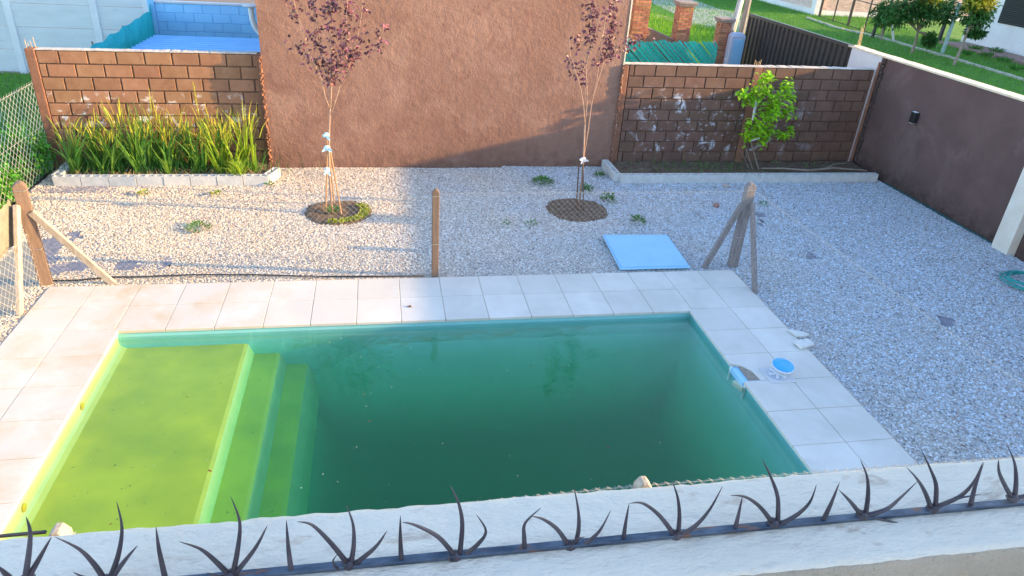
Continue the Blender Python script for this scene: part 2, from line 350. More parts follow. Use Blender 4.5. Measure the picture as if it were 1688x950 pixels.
def scatter(o, dens, make, smin, smax, seed=1, upright=False, join=True, vecmin=None, vecmax=None, dmax=None):
    ng = bpy.data.node_groups.new('scatter_'+o.name, 'GeometryNodeTree')
    ng.interface.new_socket(name='Geometry', in_out='INPUT', socket_type='NodeSocketGeometry'); ng.interface.new_socket(name='Geometry', in_out='OUTPUT', socket_type='NodeSocketGeometry')
    N, L = ng.nodes, ng.links
    gi, go = N.new('NodeGroupInput'), N.new('NodeGroupOutput')
    d = N.new('GeometryNodeDistributePointsOnFaces'); d.inputs['Density'].default_value = dens; d.inputs['Seed'].default_value = seed
    L.new(gi.outputs[0], d.inputs['Mesh'])
    ins = N.new('GeometryNodeInstanceOnPoints'); L.new(d.outputs['Points'], ins.inputs['Points'])
    src, m = make(N, L)
    sm = N.new('GeometryNodeSetMaterial'); sm.inputs['Material'].default_value = m; L.new(src, sm.inputs[0]); L.new(sm.outputs[0], ins.inputs['Instance'])
    r = N.new('FunctionNodeRandomValue'); r.data_type = 'FLOAT_VECTOR'; r.inputs['Seed'].default_value = seed+5
    if upright: r.inputs[0].default_value = (-.5, -.5, 0); r.inputs[1].default_value = (.5, .5, 6.28)
    else: r.inputs[0].default_value = (-.5, -.5, 0); r.inputs[1].default_value = (.5, .5, 6.28)
    L.new(r.outputs[0], ins.inputs['Rotation'])
    s_ = N.new('FunctionNodeRandomValue'); s_.data_type = 'FLOAT_VECTOR'; s_.inputs['Seed'].default_value = seed+9
    s_.inputs[0].default_value = vecmin or (smin,)*3; s_.inputs[1].default_value = vecmax or (smax,)*3
    L.new(s_.outputs[0], ins.inputs['Scale'])
    j = N.new('GeometryNodeJoinGeometry'); L.new(ins.outputs[0], j.inputs[0])
    if join: L.new(gi.outputs[0], j.inputs[0])
    L.new(j.outputs[0], go.inputs[0])
    mod = o.modifiers.new('scatter', 'NODES'); mod.node_group = ng
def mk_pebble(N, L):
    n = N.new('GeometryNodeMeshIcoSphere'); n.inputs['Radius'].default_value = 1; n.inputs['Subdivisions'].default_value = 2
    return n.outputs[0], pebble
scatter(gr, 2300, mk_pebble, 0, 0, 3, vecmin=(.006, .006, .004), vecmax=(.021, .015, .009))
def grass_patch(name, polys, z, dens, m, hmin, hmax, label):
    mb = MB()
    for p in polys: mb.add([(a[0], a[1], z) for a in p], [tuple(range(len(p)))])
    o = struct(name, mb, m, kind='stuff'); o['label'] = label; o['category'] = 'grass'
    def mk(N, L):
        n = N.new('GeometryNodeMeshCone'); n.inputs['Vertices'].default_value = 3; n.inputs['Radius Bottom'].default_value = 1; n.inputs['Depth'].default_value = 1
        return n.outputs['Mesh'], m
    scatter(o, dens, mk, 0, 0, 11, upright=True, join=False, vecmin=(.004, .002, hmin), vecmax=(.010, .004, hmax))
    return o
gr_l = M('grass_blade', (.10, .30, .03), (.17, .42, .045), 1.2, .7, rand=.35, trans=.3, world=True)
gr_y = M('sunny_grass_blade', (.26, .50, .02), (.38, .58, .03), 1.2, .7, rand=.3, trans=.3, world=True)  # brighter yellow-green: sunlight on this grass put into the blade colour
grass_patch('lawn_grass', [[(13.5, 9), (30, 9), (30, 40), (13.5, 40)]], -.018, 170, gr_l, .07, .17, 'green lawn grass beyond the brown boundary wall and the black gate')
grass_patch('sunny_grass', [[(9, 12), (20.5, 12), (19.3, 21.8), (17.5, 24.8), (16, 30), (10, 30)]], -.016, 150, gr_y, .1, .28, 'tall sunny yellow green grass behind the green slatted fence')
grass_patch('left_grass', [[(-8, 2), (-1.45, 2), (-1.45, 11), (-8, 11)]], -.018, 350, gr_l, .05, .12, 'shaded green grass beyond the wire fence on the left')
# exposed membrane patches
mb = MB()
for P in MEMBW:
    c = Vector((sum(p[0] for p in P)/len(P), sum(p[1] for p in P)/len(P), 0))
    mb.add([(c.x+(p[0]-c.x)*1.5, c.y+(p[1]-c.y)*1.5, -.010+.004*math.sin(i*2.3)) for i, p in enumerate(P)], [tuple(range(len(P)))])
mb.bb(-1.4, -.2, 3.05, 3.36, -.02, -.008)
struct('weed_membrane', mb, membrane)
# ---------------------------------------------------------------- pool
def V3(l): return [Vector(v) for v in l]
mb = MB()
tz = 0.0; gap = .006
xs = [i*.5 for i in range(18)]
def tile(x0, x1, y0, y1):
    mb.bb(x0+gap/2, x1-gap/2, y0+gap/2, y1-gap/2, -.035+random.uniform(-.001, .001), random.uniform(-.0012, .0012))
for i in range(17):
    tile(xs[i], xs[i+1], -.5, 0)
    tile(xs[i], xs[i+1], -1.0-(.045 if 2 <= i < 15 else 0), -.5)
for j in range(2, 10):
    y1, y0 = -.5*j, -.5*(j+1)
    tile(0, .5, y0, y1); tile(.5, 1.0+.04, y0, y1); tile(8.0, 8.5, y0, y1)
    if j == 4 : 
        # tile broken open over the skimmer mouth
        P = [(7.4625, y0+.0025), (7.9975, y0+.0025), (7.9975, y1-.0025), (7.4625, y1-.0025), (7.4625, -2.17), (7.53, -2.19), (7.60, -2.25), (7.645, -2.32), (7.66, -2.42), (7.655, y0+.03), (7.4625, y0+.03)]
        mb.prism([(7.4625, y1-.0025), (7.4625, -2.17), (7.53, -2.19), (7.60, -2.25), (7.645, -2.33), (7.665, -2.497), (7.9975, -2.497), (7.9975, y1-.0025)], -.035, 0)
    else: tile(7.5-.04, 8.0, y0, y1)
for i in range(17): tile(xs[i], xs[i+1], -5.0, -4.5+(.04 if 2 <= i < 15 else 0)) if i in range(2, 15) else None
struct('pool_deck', mb, tile_m, bevel=.004)
mb = MB()
for x0, x1, y0, y1 in ((-.012, 8.512, -1.0, .012), (-.012, 1.0, -5.1, -1.0), (7.7, 8.512, -5.1, -1.0), (7.51, 7.7, -2.0, -1.0), (7.51, 7.7, -5.1, -2.52), (1.0, 7.7, -5.1, -4.55)):
    mb.bb(x0, x1, y0, y1, -.056, -.006)
struct('deck_bed', mb, grout)
# basin profile
def pool_mat(rng=(.75, .97), a1=(.44, .40, .006), a2=(.66, .54, .009), nm='pool_shell', nsock='True Normal', shell=((.22, .56, .60), (.26, .60, .64))):
    m = M(nm, shell[0], shell[1], 3, .7); N = m.node_tree.nodes; L = m.node_tree.links; b = N['Principled BSDF']
    old = b.inputs['Base Color'].links[0].from_socket
    g = N.new('ShaderNodeNewGeometry'); sx = N.new('ShaderNodeSeparateXYZ'); L.new(g.outputs[nsock], sx.inputs[0])
    mr = N.new('ShaderNodeMapRange'); mr.inputs[1].default_value = rng[0]; mr.inputs[2].default_value = rng[1]; L.new(sx.outputs[2], mr.inputs[0])
    n = N.new('ShaderNodeTexNoise'); n.inputs['Scale'].default_value = 2.2; n.inputs['Detail'].default_value = 8; L.new(g.outputs['Position'], n.inputs[0])
    cr_ = N.new('ShaderNodeMix'); cr_.data_type = 'RGBA'; cr_.inputs[6].default_value = (*a1, 1); cr_.inputs[7].default_value = (*a2, 1)
    mr2 = N.new('ShaderNodeMapRange'); mr2.inputs[1].default_value = .32; mr2.inputs[2].default_value = .68; L.new(n.outputs[0], mr2.inputs[0]); L.new(mr2.outputs[0], cr_.inputs[0])
    mx = N.new('ShaderNodeMix'); mx.data_type = 'RGBA'; L.new(mr.outputs[0], mx.inputs[0]); L.new(old, mx.inputs[6]); L.new(cr_.outputs[2], mx.inputs[7])
    L.new(mx.outputs[2], b.inputs['Base Color']); return m
pool_m = pool_mat()
mb = MB()
FZ = -1.40
sec = [(PX0, -.035), (PX0+.0, -.17), (PX0+.03, -.20), (PX0+.07, -.22), (2.29, -.22), (2.325, -.232), (2.375, -.36), (2.62, -.36), (2.65, -.37), (2.71, -.52), (2.90, -.52), (2.935, -.53), (3.0, -.68), (3.05, -.9)]
ysec = lambda k: None
nY = [(PY1, 0), (PY1-.05, 1)]
def prof(z, side):   # inset of the long walls: coved towards the floor
    return .012
n = len(sec)
rows = []
for (yy, s_) in ((PY1, -1), (PY0, 1)):
    top = [Vector((x, yy, -.035)) for x, z in sec]; bot = [Vector((x, yy+s_*prof(z, 0), z)) for x, z in sec]; rows.append((top, bot))
b0 = len(mb.v); mb.v += rows[0][0]+rows[0][1]+rows[1][1]+rows[1][0]
for i in range(n-1):
    for r in range(3): mb.f.append((b0+r*n+i, b0+r*n+i+1, b0+(r+1)*n+i+1, b0+(r+1)*n+i)[::-1]); mb.m.append(0)
mb.m = [0 if k % 3 == 1 else 1 for k in range(len(mb.f))]
struct('pool', mb, [pool_mat(nm='algae_steps', shell=((.36, .42, .22), (.42, .48, .26)), rng=(.80, .99)), pool_m])
mb = MB()   # deep end: straight upper walls running into a rounded bowl
mb.add([(2.9, PY1, -.035), (PX1, PY1, -.035), (PX1, PY1, -.75), (2.9, PY1, -.75)], [(0, 1, 2, 3)])
mb.add([(2.9, PY0, -.035), (PX1, PY0, -.035), (PX1, PY0, -.75), (2.9, PY0, -.75)], [(3, 2, 1, 0)])
mb.add([(PX1, PY1, -.035), (PX1, PY0, -.035), (PX1, PY0, -.31), (PX1, PY1, -.31)], [(0, 1, 2, 3)])
struct('pool_walls', mb, pool_m)
mb = MB(); gx_, gy_ = 90, 70
def sm(d, w_): return 1-math.exp(-(max(0, d)/w_)**1.25)
for i in range(gx_+1):
    for j in range(gy_+1):
        x = 2.9+(PX1-2.9)*i/gx_; y = PY0+(PY1-PY0)*j/gy_
        ds = [max(1e-3, q) for q in (PX1-x, PY1-y, y-PY0, x-2.9+.10)]; d = sum(q**-3 for q in ds)**(-1/3)
        e_ = min(1, (x-2.9)/.9); ze = -.66+.36*e_*e_*(3-2*e_); mb.v.append(Vector((x, y, ze-(1.35+ze)*(1-math.exp(-d/.26)))))
for i in range(gx_):
    for j in range(gy_):
        k = i*(gy_+1)+j; mb.f.append((k, k+gy_+1, k+gy_+2, k+1)); mb.m.append(0)
struct('pool_floor', mb, pool_mat((.45, .97), (.010, .06, .028), (.016, .085, .034), 'depth_darkened_floor', 'Normal'), smooth=True)  # dark sediment colour also carries the dimming of deep water
mb = MB()   # pale waterline edge of the shell
for x0, x1, y0, y1 in ((PX0-.10, PX0-.001, PY0-.1, PY1+.1), (PX1+.001, PX1+.10, PY0-.1, -2.52), (PX1+.001, PX1+.10, -2.17, PY1+.1), (PX0-.001, PX1+.001, PY1+.001, PY1+.1), (PX0-.001, PX1+.001, PY0-.1, PY0-.001)):
    mb.bb(x0, x1, y0, y1, -.5, -.058)
struct('pool_rim', mb, blue_roof)
# water: clear skin over murky green volume
wm = bpy.data.materials.new('green_water'); wm.use_nodes = True; N, L = wm.node_tree.nodes, wm.node_tree.links; N.remove(N['Principled BSDF'])
tr = N.new('ShaderNodeBsdfTransparent'); gl = N.new('ShaderNodeBsdfGlossy'); gl.inputs['Roughness'].default_value = .03
ge = N.new('ShaderNodeNewGeometry'); dt = N.new('ShaderNodeVectorMath'); dt.operation = 'DOT_PRODUCT'; L.new(ge.outputs['Incoming'], dt.inputs[0])
def mth(op, a, b_=None):
    n = N.new('ShaderNodeMath'); n.operation = op
    for i, x in enumerate((a, b_)):
        if x is None: continue
        if isinstance(x, (int, float)): n.inputs[i].default_value = x
        else: L.new(x, n.inputs[i])
    return n.outputs[0]
fre = mth('ADD', mth('MULTIPLY', mth('POWER', mth('SUBTRACT', 1.0, mth('ABSOLUTE', dt.outputs['Value'])), 4.1), .96), .04); ms = N.new('ShaderNodeMixShader')
nz = N.new('ShaderNodeTexNoise'); nz.inputs['Scale'].default_value = 5; nz.inputs['Detail'].default_value = 2; tc = N.new('ShaderNodeTexCoord'); L.new(tc.outputs['Object'], nz.inputs[0])
bn = N.new('ShaderNodeBump'); bn.inputs['Distance'].default_value = .0035; L.new(nz.outputs[0], bn.inputs['Height']); L.new(bn.outputs[0], gl.inputs['Normal']); L.new(bn.outputs[0], dt.inputs[1])
L.new(fre, ms.inputs[0]); L.new(tr.outputs[0], ms.inputs[1]); L.new(gl.outputs[0], ms.inputs[2]); L.new(ms.outputs[0], N['Material Output'].inputs['Surface'])
va = N.new('ShaderNodeVolumeAbsorption'); va.inputs['Color'].default_value = (.22, .83, .54, 1); va.inputs['Density'].default_value = 1.5
vs = N.new('ShaderNodeVolumeScatter'); vs.inputs['Color'].default_value = (.035, .24, .15, 1); vs.inputs['Density'].default_value = .95; vs.inputs['Anisotropy'].default_value = .2
ad = N.new('ShaderNodeAddShader'); L.new(va.outputs[0], ad.inputs[0]); L.new(vs.outputs[0], ad.inputs[1]); L.new(ad.outputs[0], N['Material Output'].inputs['Volume'])
mb = MB(); mb.bb(PX0-.0005, PX1+.0005, PY0-.0005, PY1+.0005, FZ-.06, WZ)
wo = struct('pool_water', mb, wm)
# ---------------------------------------------------------------- walls
def blocks(mb, x0, y0, x1, y1, z0, z1, zt, th=.14, L_=.40, H=.2, off=0.0, mj=.019):
    d = Vector((x1-x0, y1-y0, 0)); Ln = d.length; d.normalize(); nrm = Vector((d.y, -d.x, 0)); R = Matrix((d, -nrm, Vector((0, 0, 1)))).transposed()
    k = 0; z = z1
    while z > z0+.02:
        h = min(H, z-z0); s = -(L_/2 if k % 2 else 0) + off
        while s > 0: s -= L_
        while s < Ln:
            a, b_ = max(0, s), min(Ln, s+L_)
            if b_-a > .05:
                c = Vector((x0, y0, 0)) + d*((a+b_)/2) - nrm*(th/2+random.uniform(-.002, .003)); c.z = z-h/2
                mb.box(c, (b_-a-mj-random.uniform(0, .004), th, h-mj), R)
            s += L_
        z -= h; k += 1
def wall_line(x0, y0, x1, y1, z0, z1, th, inset, mb):
    d = Vector((x1-x0, y1-y0, 0)); Ln = d.length; d.normalize(); nrm = Vector((d.y, -d.x, 0)); R = Matrix((d, -nrm, Vector((0, 0, 1)))).transposed()
    c = Vector((x0, y0, 0))+d*Ln/2-nrm*(th/2+inset/2+.004); c.z = (z0+z1)/2; mb.box(c, (Ln-.004, th-inset, z1-z0), R)
def topping(mb, x0, y0, x1, y1, z, th, hm=.02):
    n = 60
    for i in range(n):
        t0, t1 = i/n, (i+1)/n; a = Vector((x0+(x1-x0)*t0, y0+(y1-y0)*t0, 0)); b_ = Vector((x0+(x1-x0)*t1, y0+(y1-y0)*t1, 0))
        h = hm*(.5+.9*abs(noise.noise(Vector((i*.37, z, 1)))))
        mb.bb(a.x, b_.x+.001, a.y-.002+random.uniform(-.004, .004), a.y+th, z, z+h)
# left block wall
WLx0, WLx1 = -1.28, 1.90
t = thing('block_wall', 'brown block wall with pale crusty top behind the sword-leaved plants', 'wall', (WLx0, 4.2, 0))
mb = MB(); blocks(mb, WLx0, 4.17, WLx1, 4.33, -.05, 1.85, 0, off=.31); part('blocks', mb, block_l, t, bevel=.007)
mb = MB(); wall_line(WLx0, 4.17, WLx1, 4.33, -.06, 1.846, .14, .022, mb); part('mortar', mb, mortar, t)
mb = MB(); topping(mb, WLx0, 4.17, WLx1, 4.33, 1.853, .16, .018); part('mortar_cap', mb, mort_w, t)
mb = MB(); mb.box((-1.35, 4.245, .90), (.14, .17, 1.94)); part('column', mb, column_m, t, bevel=.012); mb = MB(); mb.box((1.93, 4.40, .9), (.10, .17, 1.92)); part('column', mb, column_m, t, bevel=.012)
for dx, h in ((0, .11), (.03, .06), (.07, .09), (.12, .15)):
    mb = MB(); mb.tube([(-1.40+dx, 4.23+(dx % .05), 1.86), (-1.405+dx, 4.23, 1.88+h)], .005, 5); part('rebar', mb, rust, t)
# right block wall
t = thing('block_wall', 'brown block wall with white salt stains behind the lime sapling', 'wall', (8.09, 4.5, 0))
mb = MB(); blocks(mb, 8.20, 4.39, 10.62, 4.46, -.05, 1.85, 0, off=.1); blocks(mb, 10.80, 4.465, 13.16, 4.54, -.05, 1.85, 0, off=.28); part('blocks', mb, block_r, t, bevel=.007)
mb = MB(); wall_line(8.20, 4.39, 10.62, 4.46, -.06, 1.846, .14, .022, mb); wall_line(10.80, 4.465, 13.16, 4.54, -.06, 1.846, .14, .022, mb); part('mortar', mb, mortar, t)
mb = MB(); topping(mb, 8.12, 4.38, 13.16, 4.53, 1.853, .16, .018); part('mortar_cap', mb, mort_w, t)
mb = MB(); mb.box((10.71, 4.535, .90), (.17, .17, 1.9)); part('column', mb, column_m, t, bevel=.012); mb = MB(); mb.box((8.14, 4.475, .9), (.11, .17, 1.9)); part('column', mb, column_m, t, bevel=.012)
for dx, h in ((0, .10), (.035, .07), (.08, .08), (.11, .11)):
    mb = MB(); mb.tube([(10.65+dx, 4.53, 1.86), (10.652+dx, 4.53, 1.87+h)], .005, 5); part('rebar', mb, rust, t)
# neighbour house with the tall stucco wall
t = thing('neighbour_house', 'tall brown rough stucco house wall between the two block walls', 'house', (5, 4.4, 0))
def rotwall(x0, y0, x1, y1, z0, z1, th, mb): wall_line(x0, y0, x1, y1, z0, z1, th, 0, mb)
mb = MB(); wall_line(1.98, 4.20, 8.075, 4.385, -.1, 3.45, .25, 0, mb); part('wall', mb, stucco, t)
mb = MB(); mb.bb(2.05, 8.0, 4.65, 10.8, -.1, 3.4); part('house_body', mb, stucco, t)
mb = MB(); mb.box((8.088, 4.50, 1.72), (.022, .24, 3.4)); part('edge_trim', mb, cream, t)
mb = MB()   # crumbly mortar where the block walls meet the house
for x, y in ((1.965, 4.27), (8.085, 4.365)):
    mb = MB()
    for k in range(60):
        z = k*.031; mb.box((x+random.uniform(-.02, .015), y-.075+random.uniform(-.012, .012) if x < 3 else y+random.uniform(-.0, .012), z), (.03, .05, .034), Matrix.Rotation(random.uniform(-.6, .6), 3, 'Z'))
    part('joint_mortar', mb, column_m, t)
mb = MB(); pth = [aty(388, 14, 5.2), aty(402, 16, 5.2)]
p = Vector((1.72, 5.3, 0))
mb.tube([(1.99, 5.3, 1.90), (1.90, 5.3, 1.95), (1.78, 5.3, 2.10), (1.74, 5.3, 2.22), (1.735, 5.3, 2.42)], .045, 10); mb.lathe((1.735, 5.3, 2.42), [(.05, 0), (.13, .03), (.13, .045), (.02, .06)], 16)
part('vent_pipe', mb, precast, t, smooth=False)
# right boundary wall
t = thing('boundary_wall', 'long dark brown rendered wall with cream cap along the right side', 'wall', (13.25, 0, 0))
mb = MB(); mb.bb(13.25, 13.45, -8.0, .26, -.1, 2.09); mb.bb(13.2502, 13.45, .60, 4.56, -.1, 2.09); mb.bb(13.2503, 13.45, .26, .60, -.1, 2.09); part('wall', mb, stucco2, t)
mb = MB(); mb.bb(13.25, 13.45, 4.56, 5.55, -.1, 2.09); part('white_section', mb, wwall, t)
mb = MB()
for k in range(48):
    y0 = -8+k*.285; mb.bb(13.235+random.uniform(-.004, .004), 13.47, y0, y0+.286, 2.09, 2.117+random.uniform(0, .006))
part('wall_cap', mb, cream, t)
mb = MB(); mb.bb(13.10, 13.30, .28, .59, -.05, 2.26); part('pilaster', mb, M('cream_pilaster', (.74, .70, .62), (.68, .62, .52), 3, .85, bump=[(40, .002)]), t, bevel=.006)
mb = MB(); mb.tube([(13.185, 4.50, -.05), (13.19, 4.5, 2.0)], .028, 8); part('downpipe', mb, column_m, t)
mb = MB()
for k in range(70): mb.box((13.225+random.uniform(-.01, .01), 4.44+random.uniform(-.03, .03), k*.03), (.05, .05, .035), Matrix.Rotation(random.uniform(-.7, .7), 3, 'Z'))
part('corner_mortar', mb, M('dark_crust', (.07, .045, .04), (.12, .08, .07), 20, 1), t)
for dx, h in ((0, .42), (.05, .38), (.10, .45), (.06, .30)):
    mb = MB(); mb.tube([(13.28+dx, 5.45+dx*.5, 2.08), (13.29+dx*1.1, 5.48+dx, 2.08+h)], .006, 5); part('rebar', mb, rust, t)
mb = MB(); mb.tube([(13.20, 3.4, .0), (13.19, 2.2, .012), (13.18, 1.4, .01), (13.2, .62, .0)], .012, 6)
solo('green_pipe', mb, M('dark_teal_pipe', (.02, .09, .09), None, rough=.6), 'thin green pipe lying along the foot of the right brown wall', 'pipe', (13.19, 2, 0))
t = thing('wall_lamp', 'small black box lamp fixed on the dark brown right wall', 'lamp', (13.25, 3.18, 1.32))
mb = MB(); mb.bb(13.145, 13.235, 3.12, 3.24, 1.21, 1.40); part('housing', mb, lamp_m, t, bevel=.012)
mb = MB(); mb.bb(13.236, 13.25, 3.14, 3.22, 1.24, 1.37); part('wall_plate', mb, lamp_m, t)
for z in (1.401, 1.204):
    mb = MB(); mb.bb(13.158, 13.222, 3.135, 3.225, z, z+.005); part('lens', mb, white_pl, t)
# dark metal gate
t = thing('metal_gate', 'dark ribbed sheet metal gate beyond the right block wall', 'gate', (13.3, 7.8, 0))
mb = MB(); y = 5.62; prof_ = []
while y < 10.08:
    prof_ += [(y, 0), (y+.10, 0), (y+.115, -.03), (y+.155, -.03), (y+.17, 0)]; y += .20
vs_ = [Vector((13.30+dx, yy, z)) for z in (.08, 2.06) for yy, dx in prof_]; m_ = len(prof_)
mb.add(vs_, [(i, i+1, m_+i+1, m_+i) for i in range(m_-1)]); mb.add([v+Vector((.004, 0, 0)) for v in vs_], [(i+1, i, m_+i, m_+i+1) for i in range(m_-1)]); part('ribbed_sheet', mb, gate_m, t)
mb = MB(); mb.bb(13.25, 13.31, 5.57, 10.12, 2.06, 2.13); mb.bb(13.27, 13.35, 5.57, 10.12, .03, .08); mb.bb(13.32, 13.36, 5.60, 10.10, 1.0, 1.06)
for y in (5.57, 7.1, 8.6, 10.07): mb.bb(13.312, 13.36, y, y+.05, .08, 2.06)
part('frame', mb, gate_m, t)
# ---------------------------------------------------------------- yards behind
def brick_pillar(x, y, w_, h, label, cap=True, red=True, base=.0):
    t = thing('brick_pillar', label, 'pillar', (x, y, 0), 'brick pillars in the front yard'); mb = MB(); z = base; k = 0
    while z < h:
        for sx_, sy_, L_ in ((0, -1, w_), (0, 1, w_), (-1, 0, w_), (1, 0, w_)):
            n_ = 2; s = -w_/2
            cuts = [-w_/2, 0, w_/2] if k % 2 else [-w_/2, -w_/4, w_/4, w_/2]
            for a, b_ in zip(cuts[:-1], cuts[1:]):
                c_ = (a+b_)/2; l = b_-a-.012; j = random.uniform(-.003, .004)
                if sx_ == 0: mb.box((x+c_, y+sy_*(w_/2-.03+j), z+.03), (l, .06, .048))
                else: mb.box((x+sx_*(w_/2-.03+j), y+c_, z+.03), (.06, l-.02, .048))
        z += .06; k += 1
    part('bricks', mb, brick_m, t)
    mb = MB(); mb.bb(x-w_/2+.012, x+w_/2-.012, y-w_/2+.012, y+w_/2-.012, 0, h); part('mortar', mb, brick_mort, t)
    if cap:
        mb = MB(); mb.bb(x-w_/2-.035, x+w_/2+.035, y-w_/2-.035, y+w_/2+.035, h, h+.05); mb.bb(x-w_/2-.06, x+w_/2+.06, y-w_/2-.06, y+w_/2+.06, h+.05, h+.10); part('cap', mb, M('pillar_cap', (.34, .28, .25), (.25, .2, .18), 9, .95), t, bevel=.006)
brick_pillar(10.28, 10.1, .42, 3.0, 'widest red brick pillar beside the tall brown house wall', cap=False)
brick_pillar(11.46, 10.1, .36, 2.25, 'red brick pillar standing in the middle behind the green slatted fence')
brick_pillar(12.60, 10.1, .30, 1.90, 'short narrow brick pillar with flat cap beside the pale blue cabinet')
t = thing('brick_wall', 'low brick wall sloping between two red brick pillars', 'wall', (10.9, 10.1, 0)); mb = MB()
mb.add([(10.5, 10.03, 0), (11.27, 10.03, 0), (11.27, 10.03, 1.42), (10.5, 10.03, 1.70), (10.5, 10.17, 0), (11.27, 10.17, 0), (11.27, 10.17, 1.42), (10.5, 10.17, 1.70)], [(0, 1, 2, 3), (5, 4, 7, 6), (3, 2, 6, 7), (0, 3, 7, 4), (1, 5, 6, 2)])
part('wall', mb, M('low_brick', (.34, .20, .13), (.25, .15, .1), 14, .95), t)
mb = MB(); mb.bar((10.5, 10.1, 1.715), (11.27, 10.1, 1.435), .16, .03, (0, 0, 1)); part('coping', mb, brick_mort, t)
# green slat fence
t = thing('slatted_fence', 'wire fence woven with diagonal green plastic slats behind the block wall', 'fence', (10.3, 10.0, 0))
mb = MB(); fx0, fx1, fz = 8.1, 12.40, 1.40; s = -2.0
while s < fx1-fx0+.0:
    # slats descend to the right
    a = Vector((fx0+s, 9.80, fz)); b_ = Vector((fx0+s+1.6, 9.80, -.02))
    if a.x < fx0: k = (fx0-a.x)/(b_.x-a.x); a = a.lerp(b_, k)
    if b_.x > fx1: k = (fx1-a.x)/(b_.x-a.x); b_ = a.lerp(b_, k)
    if b_.x > a.x+.05:
        jj = random.uniform(-.012, .012); a.x += jj; b_.x += jj
        if random.random() > .04: mb.bar(a+Vector((0, random.uniform(-.01, .01), random.uniform(-.02, .05) if a.x > fx0+.01 else 0)), b_, .048, .003, (0, 1, 0))
    s += .068
part('slats', mb, green_slat, t)
def wires(mb, P, Q, z0, z1, pitch, r, zfun=None):
    P, Q = Vector(P), Vector(Q); d = Q-P; Ln = d.length; d.normalize(); H = z1-z0
    for sg in (1, -1):
        s = -H if sg > 0 else 0.0
        end = Ln if sg > 0 else Ln+H
        while s < end:
            a, b_ = s, s+sg*H; za, zb = 0.0, H
            lo, hi = (a, b_) if sg > 0 else (b_, a)
            pts = []
            # clip
            def at(u):
                return (u-a)/(b_-a)*H
            u0, u1 = a, b_
            if sg > 0: u0, u1 = max(0, a), min(Ln, b_)
            else: u0, u1 = min(Ln, a), max(0, b_)
            if (u1-u0)*sg > .01:
                n_ = 2 if zfun is None else 6; pts = []
                for k in range(n_):
                    u = u0+(u1-u0)*k/(n_-1); z = at(u)/H; zz = z0+z*((zfun(u/Ln) if zfun else z1)-z0)
                    pts.append(P+d*u+Vector((0, 0, zz)))
                mb.tube(pts, r, 3, cap=False)
            s += pitch
mb = MB(); wires(mb, (fx0, 9.785, 0), (fx1, 9.785, 0), 0, fz+.03, .14, .003); part('wire_mesh', mb, wire, t)
for x in (8.2, 10.0, 12.3):
    mb = MB(); mb.tube([(x, 9.84, -.05), (x, 9.84, 1.45)], .03, 8); part('post', mb, poly, t)
t = thing('meter_cabinet', 'pale blue metal meter cabinet with rounded top beside the gate', 'cabinet', (12.84, 9.75, 0))
mb = MB(); mb.bb(12.66, 13.03, 9.62, 9.88, .0, 1.62); mb.add([(12.66, 9.62, 1.62), (13.03, 9.62, 1.62), (13.03, 9.88, 1.62), (12.66, 9.88, 1.62), (12.71, 9.66, 1.70), (12.98, 9.66, 1.70), (12.98, 9.84, 1.70), (12.71, 9.84, 1.70)], [(4, 5, 6, 7), (0, 1, 5, 4), (1, 2, 6, 5), (2, 3, 7, 6), (3, 0, 4, 7)]); part('body', mb, cab_m, t, bevel=.015)
mb = MB(); mb.bb(12.73, 13.0, 9.606, 9.62, .1, 1.55); part('door', mb, blue_wall, t, bevel=.004)
mb = MB(); mb.lathe((12.655, 9.75, 1.05), [(.03, 0), (.03, .02)], 12, Matrix.Rotation(math.pi/2, 3, 'Y')); part('lock', mb, white_pl, t)
t = thing('utility_pole', 'pale utility pole with a thin conduit behind the short brick pillar', 'pole', (12.95, 10.45, 0))
p0, p1 = Vector((12.93, 10.5, 0)), Vector((13.35, 10.5, 5.0)); mb = MB(); mb.tube([p0, p1], [.09, .07], 10); part('pole', mb, poly, t, smooth=True)
mb = MB(); mb.tube([aty(1208, 50, 10.33), aty(1222, 0, 10.33), aty(1240, -70, 10.33)], .03, 8); part('conduit', mb, wwall, t)
mb = MB(); mb.tube([(13.36, 10.6, 0), (13.42, 10.62, 3.4)], .085, 8); solo('wooden_post', mb, wood_grey, 'dark round wooden post rising at the far end of the metal gate', 'post', (13.4, 10.6, 0))
# left background
t = thing('precast_fence', 'pale precast concrete panel fence at the back left', 'fence', (-5, 11.2, 0))
xp = -9.16; k = 0
mbp = MB()
posts = [-9.08, -6.82, -4.56, -2.72, -1.55]
for a, b_ in zip(posts[:-1], posts[1:]):
    for r in range(4):
        z0 = -.02+r*.52; mbp.bb(a+.07, b_-.07, 11.18+random.uniform(-.004, .004), 11.22, z0+.006, z0+.515)
part('panels', mbp, precast, t, bevel=.006)
for x in posts:
    mb = MB(); mb.box((x, 11.2, 1.05), (.15, .13, 2.2)); part('post', mb, precast_post, t, bevel=.008)
t = thing('blue_wall', 'light blue painted block wall behind the blue corrugated roof', 'wall', (.3, 10.3, 0))
mb = MB(); blocks(mb, -1.10, 10.2, 1.95, 10.2, 0, 1.80, 0, off=.2, mj=.008); part('blocks', mb, blue_wall, t, bevel=.006)
mb = MB(); wall_line(-1.10, 10.2, 1.95, 10.2, -.05, 1.80, .14, .006, mb); part('joints', mb, blue_joint, t)
mb = MB(); mb.bb(-1.24, -1.10, 10.15, 10.36, 0, 1.9); part('column', mb, blue_wall, t, bevel=.01)
mb = MB(); mb.bb(-1.1, 1.95, 10.18, 10.36, 1.805, 1.84); part('cap', mb, wwall, t)
t = thing('corrugated_roof', 'low blue corrugated sheet roof behind the left block wall', 'roof', (.4, 7, 0))
mb = MB(); yy = 4.75; ps = []
